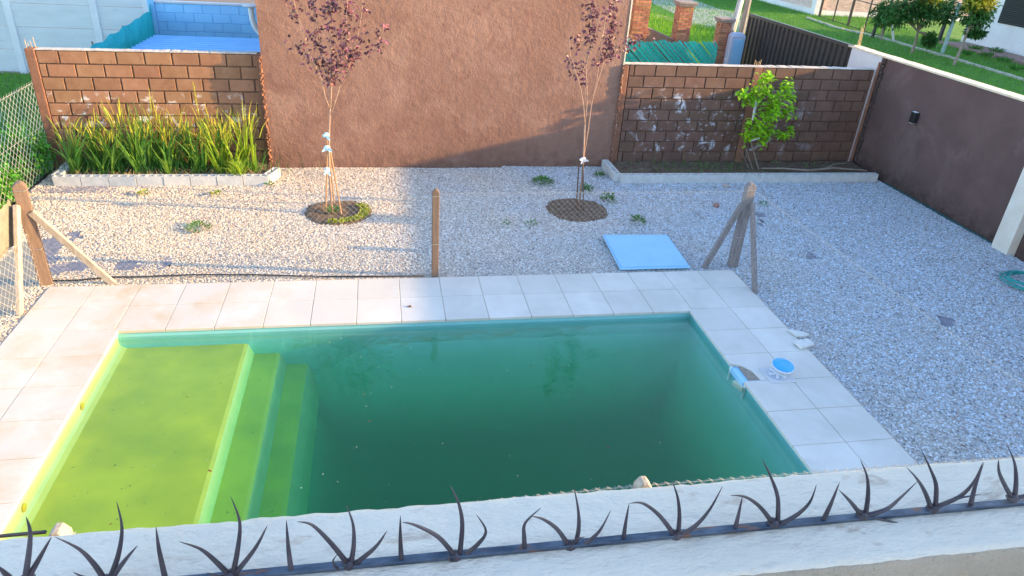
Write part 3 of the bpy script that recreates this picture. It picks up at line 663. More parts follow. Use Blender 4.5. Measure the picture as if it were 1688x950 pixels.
while yy < 9.3:
    ps += [(yy, 0), (yy+.12, 0), (yy+.15, .035), (yy+.20, .035), (yy+.23, 0)]; yy += .26
zz = lambda y: 1.30-(y-4.75)*.02
vs_ = [Vector((x, y, zz(y)+dz)) for x in (-1.0, 1.98) for y, dz in ps]; m_ = len(ps); mb.add(vs_, [(i, i+1, m_+i+1, m_+i) for i in range(m_-1)]); mb.add([v-Vector((0, 0, .004)) for v in vs_], [(i+1, i, m_+i, m_+i+1) for i in range(m_-1)])
part('sheet', mb, blue_roof, t)
for x in (-.9, .5, 1.9):
    for y in (4.9, 9.1):
        mb = MB(); mb.bb(x-.04, x+.04, y-.04, y+.04, 0, zz(y)-.008); part('support', mb, wood_grey, t)
# teal tarp
t = thing('teal_tarp', 'teal shade cloth hung on a fence in front of the pale precast fence', 'tarp', (-1.15, 7.3, 0))
mb = MB(); n_ = 40
vs_ = []
for i in range(n_+1):
    y = 4.5+5.75*i/n_; zt = 1.50+.16*(i/n_)+.02*math.sin(i*1.1)+(.14 if i > n_-2 else 0)
    for j in range(9): z = zt*j/8; vs_.append(Vector((-1.17+.03*math.sin(i*1.7+j*.4)*(1-j/9)+.015*math.sin(i*.9), y, z)))
mb.add(vs_, [(i*9+j, (i+1)*9+j, (i+1)*9+j+1, i*9+j+1) for i in range(n_) for j in range(8)]); part('cloth', mb, teal, t, smooth=True)
for y in (4.6, 6.4, 8.2, 10.1):
    mb = MB(); mb.tube([(-1.23, y, 0), (-1.23, y, 1.6)], .02, 6); part('post', mb, wood_grey, t)
# left chain link boundary
t = thing('chain_link_fence', 'silver chain link fence running from the left block wall past the green bushes', 'fence', (-1.42, 2, 0))
zf = lambda u: 1.32+.08*abs(u-.5)
mb = MB(); wires(mb, (-1.42, -3.2, 0), (-1.42, 4.2, 0), .0, 1.36, .125, .0024); part('wire_mesh', mb, wire_l, t)
mb = MB(); mb.tube([(-1.42, -3.2, 1.36), (-1.42, 4.2, 1.36)], .003, 4); mb.tube([(-1.42, -3.2, .7), (-1.42, 4.2, .7)], .002, 4)
s = -3.2
while s < 4.2: mb.tube([(-1.42, s, 1.36), (-1.41, s+.02, 1.40)], .0022, 3); s += .085
part('tension_wire', mb, wire, t)
# ---------------------------------------------------------------- right background
t = thing('white_house', 'white rendered house with a dark louvred window at the upper right', 'house', (32, 16, 0))
mb = MB(); mb.bb(29.7, 36, 8, 21.6, -.05, 2.75); part('wall', mb, wwall, t)
mb = MB(); mb.bb(29.4, 36.3, 7.7, 21.9, 2.75, 2.9); part('roof', mb, precast, t)
wt = [atx(1645, 37, 29.69), atx(1688, 46, 29.69), atx(1652, 0, 29.69)]
fy1, fy0, fz0 = wt[0].y, wt[1].y-.35, wt[1].z
mb = MB(); mb.bb(29.66, 29.72, fy0, fy1, fz0, fz0+1.3); f = part('window', mb, dark_m, t)
mb = MB(); z = fz0+.05
while z < fz0+1.28: mb.box((29.65, (fy0+fy1)/2, z), (.05, fy1-fy0-.06, .012), Matrix.Rotation(.7, 3, 'Y')); z += .075
g_ = mesh_obj('louvres', mb, gate_m, t.location); g_.parent = f
mb = MB(); mb.bb(28.3, 29.68, 8, 21.2, -.02, .06); mb.bb(28.2, 28.3, 8, 21.2, -.02, .09); struct('walkway', mb, walk_m)
t = thing('brick_building', 'pale pink brick building beyond the lawn at the top', 'building', (30, 29, 0))
mb = MB(); blocks(mb, 27.35, 29.5, 38, 29.5, .25, 3.0, 0, L_=.25, H=.08, mj=.012, th=.1); 
for k in range(36):
    z = .27+k*.075; s = 29.7+(k % 2)*.12
    while s < 42: mb.bb(27.0, 27.1, s, s+.235, z, z+.064); s += .25
part('bricks', mb, pinkbrick, t)
mb = MB(); mb.bb(27.01, 38, 29.6, 42, 0, 3.0); mb.bb(26.96, 27.3, 29.3, 42, -.02, .26); mb.bb(27.3, 38, 29.44, 29.6, -.02, .24); mb.bb(26.9, 27.3, 29.25, 29.6, 0, 3.0); part('wall', mb, wwall, t)
# black frame fence
t = thing('metal_frame_fence', 'open black square tube fence standing on the lawn at the top right', 'fence', (26.3, 25, 0))
A, B = Vector((26.85, 28.6, 0)), Vector((26.05, 22.1, 0)); n_ = 4
for k in range(n_+1):
    p = A.lerp(B, k/n_); mb = MB(); mb.box(p+Vector((0, 0, 1.0)), (.09, .09, 2.0) if k % 2 == 0 else (.05, .05, 2.0)); part('post', mb, gate_m, t)
for z in (.04, 1.22, 1.98):
    mb = MB(); mb.bar(A+Vector((0, 0, z)), B+Vector((0, 0, z)), .035, .035); part('rail', mb, gate_m, t)
mb = MB(); s = 0
pts = [atz(*q) for q in [(1330, 30), (1380, 47), (1449, 62), (1510, 80), (1580, 100), (1640, 118), (1688, 133), (1720, 145)]]
for a, b_ in zip(pts[:-1], pts[1:]):
    d = b_-a; nn = max(1, int(d.length/.4))
    for k in range(nn):
        u, v = a+d*(k/nn), a+d*((k+.92)/nn); mb.bar(u+Vector((random.uniform(-.03, .03), 0, .02)), v+Vector((0, 0, .02+random.uniform(-.02, .02))), .10, .09)
solo('stone_kerb', mb, M('kerb_stone', (.42, .38, .33), (.5, .46, .41), 6, .95), 'pale stone kerb line crossing the lawn under the small trees', 'kerb', (25.7, 18, 0), bevel=.01)
def leafcloud(mb, c, rad, n_, L_, W_, shell=.5, mi=0, clumps=None):
    c = Vector(c); cl = clumps or []
    for i in range(n_):
        while True:
            v = Vector((random.uniform(-1, 1), random.uniform(-1, 1), random.uniform(-1, 1)))
            if .02 < v.length < 1: break
        r = shell+(1-shell)*random.random(); v = v.normalized()*(r*random.uniform(.85, 1.05))
        q = v*1.3
        if noise.noise(q*1.7+c) > .28: continue
        v *= 1+.22*noise.noise(q*1.2+c*2)
        p = c+Vector((v.x*rad[0], v.y*rad[1], v.z*rad[2]))
        d = (v+Vector((random.uniform(-1, 1), random.uniform(-1, 1), random.uniform(-1.2, .6)))).normalized()
        mb.leaf(p, d, Vector((random.uniform(-.5, .5), random.uniform(-.5, .5), 1)), L_*random.uniform(.7, 1.3), W_*random.uniform(.7, 1.2), mi)
def lawn_tree(label, base, fork, crowns, m2=None, name='small_tree', trunk_r=.05, white=False, n=900):
    base = Vector(base); t = thing(name, label, 'tree', base, 'small trees on the lawn'); mb = MB()
    fork = Vector(fork); mb.tube([base, base.lerp(fork, .5)+Vector((.03, 0, 0)), fork], [trunk_r*1.2, trunk_r, trunk_r*.8], 7)
    for c, r, *_ in crowns:
        for k in range(4):
            e = Vector(c)+Vector((random.uniform(-.5, .5)*r[0], random.uniform(-.5, .5)*r[1], random.uniform(-.2, .6)*r[2])); mb.tube([fork, fork.lerp(e, .5)+Vector((0, 0, .05)), e], [trunk_r*.6, trunk_r*.4, .008], 5)
    part('trunk', mb, wwall if white else bark, t); mb = MB()
    for c, r, *mi in crowns: leafcloud(mb, c, r, int(1.7*n*max(.25, r[0]*r[2]*1.2)), .13, .075, .3, mi[0] if mi else 0)
    part('crown', mb, [tree_m, m2 or tree_y], t)
b1 = atz(1503, 88)
lawn_tree('broad dark green lawn tree with a low hanging side branch', b1, aty(1513, 52, b1.y), [(aty(1520, 12, b1.y), (1.15, 1.0, .68)), (aty(1478, 25, b1.y), (.55, .6, .5)), (aty(1560, 20, b1.y), (.45, .5, .5)), (aty(1533, 66, b1.y-.3), (.26, .26, .28)), (aty(1535, -8, b1.y-.3), (.5, .4, .35), 1)], n=1900)
b2 = atz(1572, 108)
lawn_tree('round lawn tree with golden sunlit top nearest the white house', b2, aty(1597, 46, b2.y), [(aty(1612, 18, b2.y), (.62, .6, .62), 0), (aty(1618, -2, b2.y-.1), (.58, .5, .48), 1), (aty(1607, 55, b2.y), (.35, .3, .14), 0)], n=2600)
b3 = atz(1452, 66)
lawn_tree('smallest dark green lawn tree beside the black frame fence', b3, aty(1456, 40, b3.y), [(aty(1458, 24, b3.y), (.62, .55, .55))], trunk_r=.04, n=2200)
b4 = atz(1473, 67); mb = MB(); mb.tube([b4, aty(1470, 40, b4.y), aty(1466, 10, b4.y)], [.05, .045, .04], 7); solo('thin_trunk', mb, wwall, 'thin whitewashed trunk between two dark green lawn trees', 'trunk', b4)
p = atz(1553, 88); mb = MB(); mb.bar(p, aty(1582, 5, p.y), .10, .10); solo('leaning_plank', mb, M('blue_grey_wood', (.30, .42, .42), (.38, .5, .5), 6, .8), 'pale blue-green plank leaning beside the dark post on the lawn', 'plank', p)
p = atz(1552, 74)+Vector((.3, .6, 0)); mb = MB(); mb.bar(p, aty(1575, -10, p.y), .12, .12); solo('dark_post', mb, gate_m, 'dark square post standing between the two larger lawn trees', 'post', p)
p = atz(1438, 62); mb = MB(); mb.box(p+Vector((0, 0, .7)), (.10, .10, 1.5)); solo('dark_stump', mb, gate_m, 'short black post at the end of the open black fence', 'post', p)
for px, py in ((1625, 95), (1655, 104), (1605, 84), (1675, 118), (1640, 88), (1590, 92)):
    p = atz(px, py); mb = MB()
    for k in range(60):
        a = random.uniform(0, 6.28); r = random.uniform(0, .25); mb.leaf(p+Vector((r*math.cos(a), r*math.sin(a), random.uniform(0, .1))), (math.cos(a), math.sin(a), 1.1), (0, 0, 1), .2, .035)
    solo('flowerbed_plant', mb, weed_m, 'low leafy plant in the strip between the kerb and the red walkway', 'plant', p, group='plants along the red walkway')
# ---------------------------------------------------------------- planting beds
def hollow_block(mb, c, ang, L_=.385, W_=.12, H=.16):
    R = Matrix.Rotation(ang, 3, 'Z'); c = Vector(c)
    t_ = .022
    def b(x, y, sx_, sy_): mb.box(c+R@Vector((x, y, H/2)), (sx_, sy_, H), R)
    b(0, -W_/2+t_/2, L_, t_); b(0, W_/2-t_/2, L_, t_)
    for x in (-L_/2+t_/2, -L_/6, L_/6, L_/2-t_/2): b(x, 0, t_-.001, W_-2*t_)
    mb.box(c+R@Vector((0, 0, H*.35)), (L_-2*t_, W_-2*t_-.002, H*.7), R)
# left bed
t = thing('planting_bed', 'left planting bed edged with hollow grey blocks full of sword-leaved plants', 'flower bed', (.4, 3.7, 0))
mb = MB(); nx_ = 40
vs_ = [Vector((-1.08+3.06*i/nx_, 3.46+.76*j/10, .085+.03*noise.noise(Vector((i*.5, j*.5, 2))))) for i in range(nx_+1) for j in range(11)]
mb.add(vs_, [(i*11+j, (i+1)*11+j, (i+1)*11+j+1, i*11+j+1) for i in range(nx_) for j in range(10)]); part('soil', mb, soil, t)
for k in range(8):
    mb = MB(); hollow_block(mb, (-.93+k*.395, 3.39+.004*k+random.uniform(-.006, .006), -.02), random.uniform(-.015, .015)); part('border_block', mb, concrete, t)
for k in range(2):
    mb = MB(); hollow_block(mb, (-1.10-.02*k, 3.62+k*.39, -.02), 1.52); part('border_block', mb, concrete, t)
mb = MB(); hollow_block(mb, (2.05, 3.62, -.02), 1.25); part('border_block', mb, concrete, t)
# right bed
t = thing('planting_bed', 'right planting bed edged with hollow grey blocks and mostly bare soil', 'flower bed', (10.6, 4.0, 0))
mb = MB(); nx_ = 60
vs_ = [Vector((8.05+5.1*i/nx_, 3.52+.95*j/10, .06+.035*noise.noise(Vector((i*.4, j*.5, 7))))) for i in range(nx_+1) for j in range(11)]
mb.add(vs_, [(i*11+j, (i+1)*11+j, (i+1)*11+j+1, i*11+j+1) for i in range(nx_) for j in range(10)]); part('soil', mb, soil, t)
for k in range(13):
    mb = MB(); hollow_block(mb, (8.18+k*.392, 3.47+.004*k, -.02), random.uniform(-.015, .015)); part('border_block', mb, concrete, t)
for k in range(2):
    mb = MB(); hollow_block(mb, (7.93, 3.70+k*.39, -.02), 1.56); part('border_block', mb, concrete, t)
# sword-leaved plants
def blade(mb, p, az, lean, L_, W_, bend, mi=0, seg=5):
    p = Vector(p); d0 = Vector((math.cos(az), math.sin(az), 0)); sd = Vector((-math.sin(az), math.cos(az), 0)); tw = random.uniform(0, 6.28)
    sd = (sd*math.cos(tw)+d0*math.sin(tw)*.8).normalized()
    vs_ = []; q = p.copy(); ang = lean
    for k in range(seg+1):
        u = k/seg; wd = W_*(1-.25*abs(u-.4)*2)*(1-u**3)+.0008
        c = q; up = Vector((0, 0, 1))
        vs_ += [c-sd*wd/2, c+sd*wd/2]
        ang = lean+bend*u*u; q = q+(d0*math.sin(ang)+up*math.cos(ang))*(L_/seg)
    mb.add(vs_, [(2*k, 2*k+1, 2*k+3, 2*k+2) for k in range(seg)], mi)
def iris(seed, nb, h):
    random.seed(seed); mb = MB()
    for f_ in range(4):
        bx, by = random.uniform(-.14, .14), random.uniform(-.10, .10); az0 = random.uniform(0, 3.14)
        for k in range(nb):
            az = az0+(3.14 if k % 2 else 0)+random.uniform(-.4, .4)
            blade(mb, (bx+random.uniform(-.03, .03), by+random.uniform(-.03, .03), -.02), az, random.uniform(.02, .42), h*random.uniform(.6, 1.1), random.uniform(.022, .038), random.choice([random.uniform(0, .3), random.uniform(.1, .6), random.uniform(.8, 2.4)]))
    m2 = MB()
    for k in range(int(nb*3.2)):
        az = random.uniform(0, 6.28); r = random.uniform(0, .24); zz_ = random.uniform(.45, .85)*h
        blade(m2, (r*math.cos(az), r*math.sin(az), zz_), az, random.uniform(0, .5), random.uniform(.14, .34), random.uniform(.009, .017), random.uniform(.2, 1.4), seg=4)
    return mb, m2
protos = []
spots = [(-.88, 3.72, .88), (-.62, 3.92, .95), (-.40, 3.68, .80), (-.20, 3.98, 1.12), (.02, 3.72, .92), (.24, 3.95, 1.15), (.48, 3.72, .88), (.66, 3.98, 1.0), (.92, 3.74, .80), (1.14, 3.95, .98), (1.36, 3.74, .98), (1.66, 3.86, 1.08)]
wm_ = ['leftmost sword-leaved clump in the left bed, beside the bed corner']
ilab = ['leftmost sword-leaved clump at the corner of the left bed', 'tall narrow sword-leaved clump second from the left against the block wall', 'low front sword-leaved clump third from the left in the left bed',
        'tallest yellow-tipped clump against the wall left of the bed middle', 'front clump with dark blades fifth from the left in the left bed', 'tall yellow-tipped clump against the wall in the bed middle', 'front clump of broad dark blades seventh from the left',
        'rear clump eighth from the left against the block wall', 'shortest sparse clump ninth from the left in the left bed', 'rear clump with tall seed stalk third from the right', 'front clump of leaning yellow-green blades second from the right', 'rightmost bright yellow-green sword-leaved clump beside the tall house wall']
pm_ = {}
for i, (x, y, h) in enumerate(spots):
    v = i % 4
    t = thing('iris_plant', ilab[i], 'plant', (x, y, .09), 'sword-leaved plants in the left bed')
    if v not in pm_:
        a, b_ = iris(100+v, 10, .92)
        oa = mesh_obj('leaves', a, iris_m, (0, 0, 0)); ob = mesh_obj('tips', b_, iris_y, (0, 0, 0)); pm_[v] = (oa, ob)
        oa.parent = t; ob.parent = t
    else:
        for o in pm_[v]: c = o.copy(); COL.objects.link(c); c.parent = t
    t.rotation_euler = (0, 0, i*1.9); t.scale = (1, 1, h)
    if i in (10, 11):
        for c in t.children:
            if c.name.startswith('leaves'): c.data = c.data.copy(); c.data.materials[0] = daylily_m
random.seed(31)
mb = MB(); c = Vector((1.55, 3.50, .08))
for k in range(60): blade(mb, c+Vector((random.uniform(-.08, .08), random.uniform(-.05, .05), 0)), random.uniform(0, 6.28), random.uniform(.2, .7), random.uniform(.25, .45), .014, random.uniform(.8, 1.9))
solo('daylily', mb, daylily_m, 'bright yellow-green arching tuft spilling over the block edge at the right end', 'plant', c)
mb = MB(); c = Vector((.95, 4.02, .09)); mb.tube([c, c+Vector((.02, 0, .7)), c+Vector((0, 0, 1.32))], .006, 5)
for k in range(16): z = .85+k*.033; mb.leaf(c+Vector((0, 0, z)), (math.cos(k*2.4)*.5, math.sin(k*2.4)*.5, 1), (0, 0, 1), .05, .016)
solo('seed_stalk', mb, iris_y, 'tall thin yellow seed stalk rising above the sword-leaved clumps', 'stalk', c)
mb = MB()
for k in range(260):
    p = Vector((random.uniform(-1.0, 1.9), random.uniform(3.48, 3.68), .10)); blade(mb, p, random.uniform(0, 6.28), random.uniform(.5, 1.4), random.uniform(.06, .2), .006, .6, seg=3)
o = struct('dry_grass', mb, straw_m, kind='stuff'); o['label'] = 'dry straw and grass along the front of the left bed'; o['category'] = 'dry grass'
mb = MB()
for k in range(900):
    x = random.gauss(.2, .9) if random.random() < .5 else random.uniform(-1, 1.9); p = Vector((x, random.uniform(3.6, 4.1), .09)); blade(mb, p, random.uniform(0, 6.28), random.uniform(.1, .7), random.uniform(.12, .38), .010, random.uniform(.2, 1.2), seg=3)
o = struct('bed_grass', mb, weed_m, kind='stuff'); o['label'] = 'thin green grass growing among the sword-leaved clumps'; o['category'] = 'grass'
# weeds in the right bed
mb = MB()
for k in range(300):
    x = random.uniform(8.9, 10.6) if random.random() < .6 else random.uniform(8.1, 13); p = Vector((x, random.uniform(3.6, 4.3), .08)); blade(mb, p, random.uniform(0, 6.28), random.uniform(.2, 1.2), random.uniform(.05, .16), .008, .5, seg=3)
o = struct('bed_weeds', mb, weed_m, kind='stuff'); o['label'] = 'short patchy weeds on the soil of the right bed'; o['category'] = 'weeds'
mb = MB(); mb.tube([(10.9, 3.92, .10), (11.3, 3.80, .14), (11.8, 3.74, .12), (12.3, 3.78, .16), (13.0, 3.72, .13)], [.012, .018, .022, .02, .012], 6); mb.tube([(12.1, 3.76, .14), (12.4, 3.9, .2), (12.7, 3.95, .2)], [.012, .01, .005], 5)
solo('fallen_branch', mb, bark, 'long brown branch lying on the soil of the right bed', 'branch', (12, 3.8, .1))
# lime sapling
sb = Vector((10.88, 3.95, .07)); t = thing('lime_sapling', 'bright lime green sapling with a white-wrapped stem in the right bed', 'tree', sb)
def P8(px, py, dy=0): return aty(px, py, 3.95+dy)
mb = MB(); mb.tube([sb, P8(1238, 235), P8(1240, 200), P8(1250, 170), P8(1252, 140)], [.014, .013, .012, .010, .006], 6)
mb.tube([sb+Vector((-.12, .02, 0)), P8(1228, 240), P8(1233, 215)], [.009, .008, .006], 5); mb.tube([sb+Vector((-.18, .05, 0)), P8(1222, 250)], [.007, .005], 5)
for a in ((1290, 180), (1300, 150), (1232, 162), (1305, 222), (1226, 215), (1262, 128)): mb.tube([P8(1248, (a[1]+200)/2+8), P8(*a, random.uniform(-.15, .1))], [.007, .003], 4)
part('stem', mb, bark, t)
mb = MB(); mb.tube([P8(1241, 198), P8(1246, 166)], .022, 8); part('white_wrap', mb, rag_w, t); mb = MB(); mb.tube([P8(1238, 232, -.05), P8(1252, 228, -.05)], .018, 6); part('white_wrap', mb, rag_w, t)
mb = MB(); random.seed(5)
def fluff(px, py, r, n_, dy=0):
    c = P8(px, py, dy)
    for k in range(n_):
        v = Vector((random.gauss(0, 1), random.gauss(0, 1), random.gauss(0, 1)))*r*.5; d = Vector((random.uniform(-1, 1), random.uniform(-1, 1), random.uniform(-.6, .5)))
        mb.leaf(c+v, d, (0, -.3, 1), random.uniform(.075, .125), random.uniform(.045, .065))
for a in ((1262, 130, .11, 60), (1255, 150, .16, 110), (1240, 160, .14, 70), (1278, 168, .16, 110), (1298, 145, .10, 45), (1300, 160, .09, 40), (1268, 185, .18, 120), (1298, 185, .12, 55), (1225, 153, .08, 25), (1240, 165, .1, 30), (1245, 208, .15, 90), (1232, 222, .12, 60), (1262, 216, .13, 70), (1290, 222, .10, 40), (1303, 217, .07, 20), (1258, 230, .12, 50)): fluff(*a, random.uniform(-.12, .08))
part('leaves', mb, sap_m, t)
# bushes left
for nm, c, r, nn in (('rounded bright green bush behind the wire fence on the left', (-1.72, 2.65, .28), (.42, .6, .36), 2200), ('dark green bush at the foot of the left block wall column', (-1.65, 3.85, .35), (.36, .42, .42), 1500), ('green bush in the wire mesh at the left edge of the photo', (-2.15, 2.2, .20), (.4, .45, .3), 1500)):
    t = thing('bush', nm, 'bush', (c[0], c[1], 0)); mb = MB(); leafcloud(mb, c, r, nn, .075, .055, .3); part('foliage', mb, bush_m, t)
    mb = MB()
    for k in range(7): mb.tube([(c[0], c[1], -.02), (c[0]+random.uniform(-.3, .3), c[1]+random.uniform(-.3, .3), c[2])], [.012, .005], 5)
    part('stem', mb, bark, t)
# ---------------------------------------------------------------- soil rings, plum trees
def ring(c, label, seed, mossy):
    random.seed(seed); t = thing('tree_pit', label, 'soil ring', (c.x, c.y, 0)); mb = MB(); n_ = 40; R_ = 8; vs_ = []
    for j in range(R_+1):
        r = .50*j/R_
        for k in range(n_):
            a = 2*math.pi*k/n_; rr = r*(1+.08*noise.noise(Vector((math.cos(a)*2, math.sin(a)*2, seed))))
            vs_.append(Vector((c.x+rr*math.cos(a), c.y+rr*math.sin(a), -.012+.02*noise.noise(Vector((rr*8*math.cos(a), rr*8*math.sin(a), seed)))+(.022 if .25 < r < .45 else .0))))
    mb.add(vs_, [(j*n_+k, j*n_+(k+1) % n_, (j+1)*n_+(k+1) % n_, (j+1)*n_+k) for j in range(R_) for k in range(n_)]); part('soil', mb, soil, t, smooth=True)
    if mossy:
        mb = MB()
        for k in range(520):
            a = random.uniform(-1.9, .75); r = random.uniform(.33, .47); mb.leaf((c.x+r*math.cos(a), c.y+r*math.sin(a), .01), (random.uniform(-1, 1), random.uniform(-1, 1), .9), (0, 0, 1), .035, .02)
        part('moss', mb, moss_m, t)
    return t
ring(RINGS[0][0], 'round soil patch with yellow moss under the left plum tree', 3, True)
ring(RINGS[1][0], 'round bare soil patch under the right plum tree', 9, False)
def plum(label, base, yb, stems, seed, leafzones, stakes, rags, stake_mat, rag_mat):
    random.seed(seed); base = Vector(base); t = thing('plum_tree', label, 'tree', base, 'young purple plum trees'); mb = MB(); tips = []
    for path, r0, r1, dy in stems:
        pts = [base if i == 0 and path[0] is None else aty(q[0], q[1], yb+dy*(i/(len(path)-1))) for i, q in enumerate(path)]
        n_ = len(pts); mb.tube(pts, [r0+(r1-r0)*i/(n_-1) for i in range(n_)], 6)
    part('trunk', mb, plum_bark, t, smooth=True)
    lf = MB(); tw = MB()
    for path, dens, dy in leafzones:
        pts = [aty(q[0], q[1], yb+dy) for q in path]
        tw.tube(pts, [.006]*(len(pts)-1)+[.002], 4)
        for a, b_ in zip(pts[:-1], pts[1:]):
            L_ = (b_-a).length; n_ = int(L_*dens*.9)
            for k in range(n_):
                p = a.lerp(b_, random.random()); v = Vector((random.gauss(0, 1), random.gauss(0, 1), random.gauss(0, .6)))*.045
                d = Vector((random.uniform(-1, 1), random.uniform(-1, 1), random.uniform(-1, .5)))
                lf.leaf(p+v, d, (random.uniform(-.6, .6), -.6, .8), random.uniform(.05, .08), random.uniform(.032, .048))
    part('twigs', tw, plum_bark, t); part('leaves', lf, plum_leaf, t)
    for i, (a, b_, lab) in enumerate(stakes):
        mb = MB(); mb.tube([a, b_], .011 if lab else .013, 7); solo('tree_stake', mb, stake_mat, lab, 'stake', a, 'stakes tied to the plum trees')
    for p, lab in rags:
        mb = MB(); R = .045
        for k in range(3):
            c = p+Vector((random.uniform(-.02, .02), random.uniform(-.02, 0), random.uniform(-.02, .02)))
            pr = [(.008, -.028), (.034, -.015), (.040, .0), (.030, .018), (.006, .026)]
            mb.lathe(c, pr, 9, Matrix.Rotation(random.uniform(-.7, .7), 3, 'X') @ Matrix.Rotation(random.uniform(-.7, .7), 3, 'Y'))
        for k in range(3): mb.leaf(p+Vector((0, -.03, 0)), (random.uniform(-1, 1), -.4, random.uniform(-1, .2)), (0, -1, .2), .09, .035)
        solo('tie_rag', mb, rag_mat, lab, 'rag', p, 'rags tying the plum trees')
y1 = 2.13; B1 = Vector((3.08, y1, 0))
st1 = [([None, (543, 290), (542, 240), (543, 205), (544, 180)], .016, .012, 0), ([(544, 190), (546, 150), (548, 120), (546, 60), (550, 0), (552, -70)], .011, .003, .05), ([(543, 178), (536, 160), (530, 130), (515, 100), (500, 65), (488, 20), (480, -20)], .008, .003, -.12),
       ([(546, 188), (555, 160), (561, 140), (575, 110), (590, 60), (598, 10), (600, -40)], .008, .003, .12), ([(543, 172), (541, 130), (528, 70), (518, 20), (512, -40)], .007, .003, .15), ([(561, 140), (585, 105), (605, 92), (622, 76)], .005, .002, -.1), ([(524, 112), (505, 95), (482, 76)], .004, .002, .1), ([(549, 140), (562, 90), (570, 40), (575, -30)], .006, .003, -.15), ([(536, 160), (520, 105), (508, 85)], .004, .002, 0)]
lz1 = [([(540, 130), (528, 90), (518, 40), (512, -30)], 110, .1), ([(545, 140), (546, 90), (544, 40), (548, -40)], 120, 0), ([(505, 90), (490, 72), (478, 64)], 60, .1), ([(512, 100), (502, 60), (488, 15), (480, -15)], 55, -.1),
       ([(558, 125), (566, 90), (572, 50), (575, -20)], 130, -.1), ([(568, 115), (582, 95), (600, 88), (608, 80)], 120, .05), ([(572, 105), (590, 50), (598, 10)], 80, .1), ([(618, 84), (631, 70)], 150, -.1), ([(624, 58), (634, 36)], 90, -.1), ([(498, 92), (520, 112)], 60, 0), ([(528, 118), (548, 108), (565, 118)], 80, 0), ([(530, 20), (560, 10), (590, 30)], 70, 0), ([(488, 10), (480, 30)], 90, .05), ([(592, 75), (604, 62)], 90, .05)]
stk1 = [(atz(537, 347)-Vector((0, 0, .03)), aty(540, 214, y1+.02), 'upright pale cane stake on the left side of the left plum tree'), (atz(563, 352)-Vector((0, 0, .03)), aty(543, 240, y1+.03), 'slanting cane stake on the right side of the left plum tree'), (atz(551, 335)-Vector((0, 0, .03)), aty(541, 236, y1+.06), 'thin middle cane stake behind the left plum tree')]
rg1 = [(aty(539, 244, y1-.02), 'pale blue rag tied high round the left plum tree stakes'), (aty(541, 281, y1-.02), 'pale blue rag tied low round the left plum tree stakes'), (aty(538, 222, y1), 'faded grey-white rag at the top of the left tree stake')]
plum('young purple-leaved plum tree with cane stakes in the sunny gravel', B1, y1, st1, 21, lz1, stk1, rg1, stake_m, rag_b)
y2 = 2.215; B2 = Vector((6.90, y2, 0))
st2 = [([None, (960, 290), (963, 230), (964, 205)], .016, .011, 0), ([(964, 208), (962, 175), (958, 150), (948, 115), (940, 90), (938, 60)], .008, .003, -.1), ([(964, 205), (968, 165), (966, 110), (974, 60), (972, 0), (974, -60)], .009, .003, .06), ([(962, 262), (970, 210), (976, 165), (990, 120), (1002, 80), (1010, 30), (1015, -30)], .009, .003, .1),
       ([(976, 165), (984, 130), (992, 70), (1000, 20)], .006, .003, -.12), ([(966, 190), (965, 150), (958, 90), (962, 50)], .006, .003, .14), ([(990, 125), (1010, 95), (1035, 75), (1052, 66)], .005, .002, -.05), ([(952, 125), (938, 105)], .004, .002, .1)]
lz2 = [([(944, 115), (938, 95)], 75, 0), ([(953, 85), (951, 55)], 85, -.05), ([(948, 130), (944, 100)], 50, .05), ([(970, 85), (976, 40), (972, 0), (974, -50)], 150, .05), ([(962, 140), (966, 105)], 55, .1), ([(998, 92), (1006, 60), (1012, 25), (1015, -20)], 150, .05), ([(986, 110), (992, 85)], 90, -.1), ([(1002, 30), (1000, 15)], 120, -.1), ([(1012, 92), (1028, 78), (1040, 62)], 110, -.05), ([(1036, 72), (1060, 62)], 130, -.05), ([(1030, 86), (1040, 78)], 60, -.05), ([(955, 120), (960, 100)], 50, .1), ([(985, 50), (982, 15)], 60, 0), ([(995, 100), (1018, 84)], 90, .1), ([(1000, 60), (1003, 100)], 100, 0)]
stk2 = [(atz(950, 345)-Vector((0, 0, .03)), aty(957, 226, y2+.02), 'dark stake on the left side of the right plum tree'), (atz(962, 347)-Vector((0, 0, .03)), aty(961, 255, y2-.02), 'short dark stake in front of the right plum tree')]
rg2 = [(aty(961, 262, y2-.03), 'white rag tied round the right plum tree')]
plum('young purple-leaved plum tree with dark stakes in the shaded gravel', B2, y2, st2, 22, lz2, stk2, rg2, stake_d, rag_w)
# ---------------------------------------------------------------- weeds
def weed(px, py, r, n_, label, m=weed_m, h=.07):
    p = atz(px, py); mb = MB()
    for k in range(n_):
        a = random.uniform(0, 6.28); q = r*math.sqrt(random.random()); mb.leaf(p+Vector((q*math.cos(a), q*math.sin(a), random.uniform(0, h*.6))), (math.cos(a), math.sin(a), random.uniform(.1, 1.2)), (0, 0, 1), random.uniform(.03, .07), random.uniform(.012, .024))
    solo('weed', mb, m, label, 'weed', p, 'weeds growing in the gravel')
weed(895, 301, .17, 230, 'largest dark green weed patch left of the right plum tree'); weed(988, 290, .08, 70, 'small weed near the corner of the right block bed'); weed(966, 316, .09, 110, 'leafy weed on the far edge of the right soil ring', h=.16)
weed(1002, 332, .11, 130, 'leafy weed on the right edge of the right soil ring', h=.16); weed(1051, 366, .10, 110, 'bright weed alone above the blue panel', h=.1); weed(328, 376, .16, 120, 'flat pale weed in the sunny gravel on the left', h=.03)
weed(549, 350, .07, 90, 'small bright weed beneath the left plum tree', h=.1, m=bush_m); weed(877, 371, .07, 35, 'tiny weed below the soil ring of the right plum tree'); weed(1131, 298, .09, 90, 'grass tuft against the blocks of the right bed', h=.12); weed(835, 370, .04, 20, 'tiny weed right of the middle fence post')
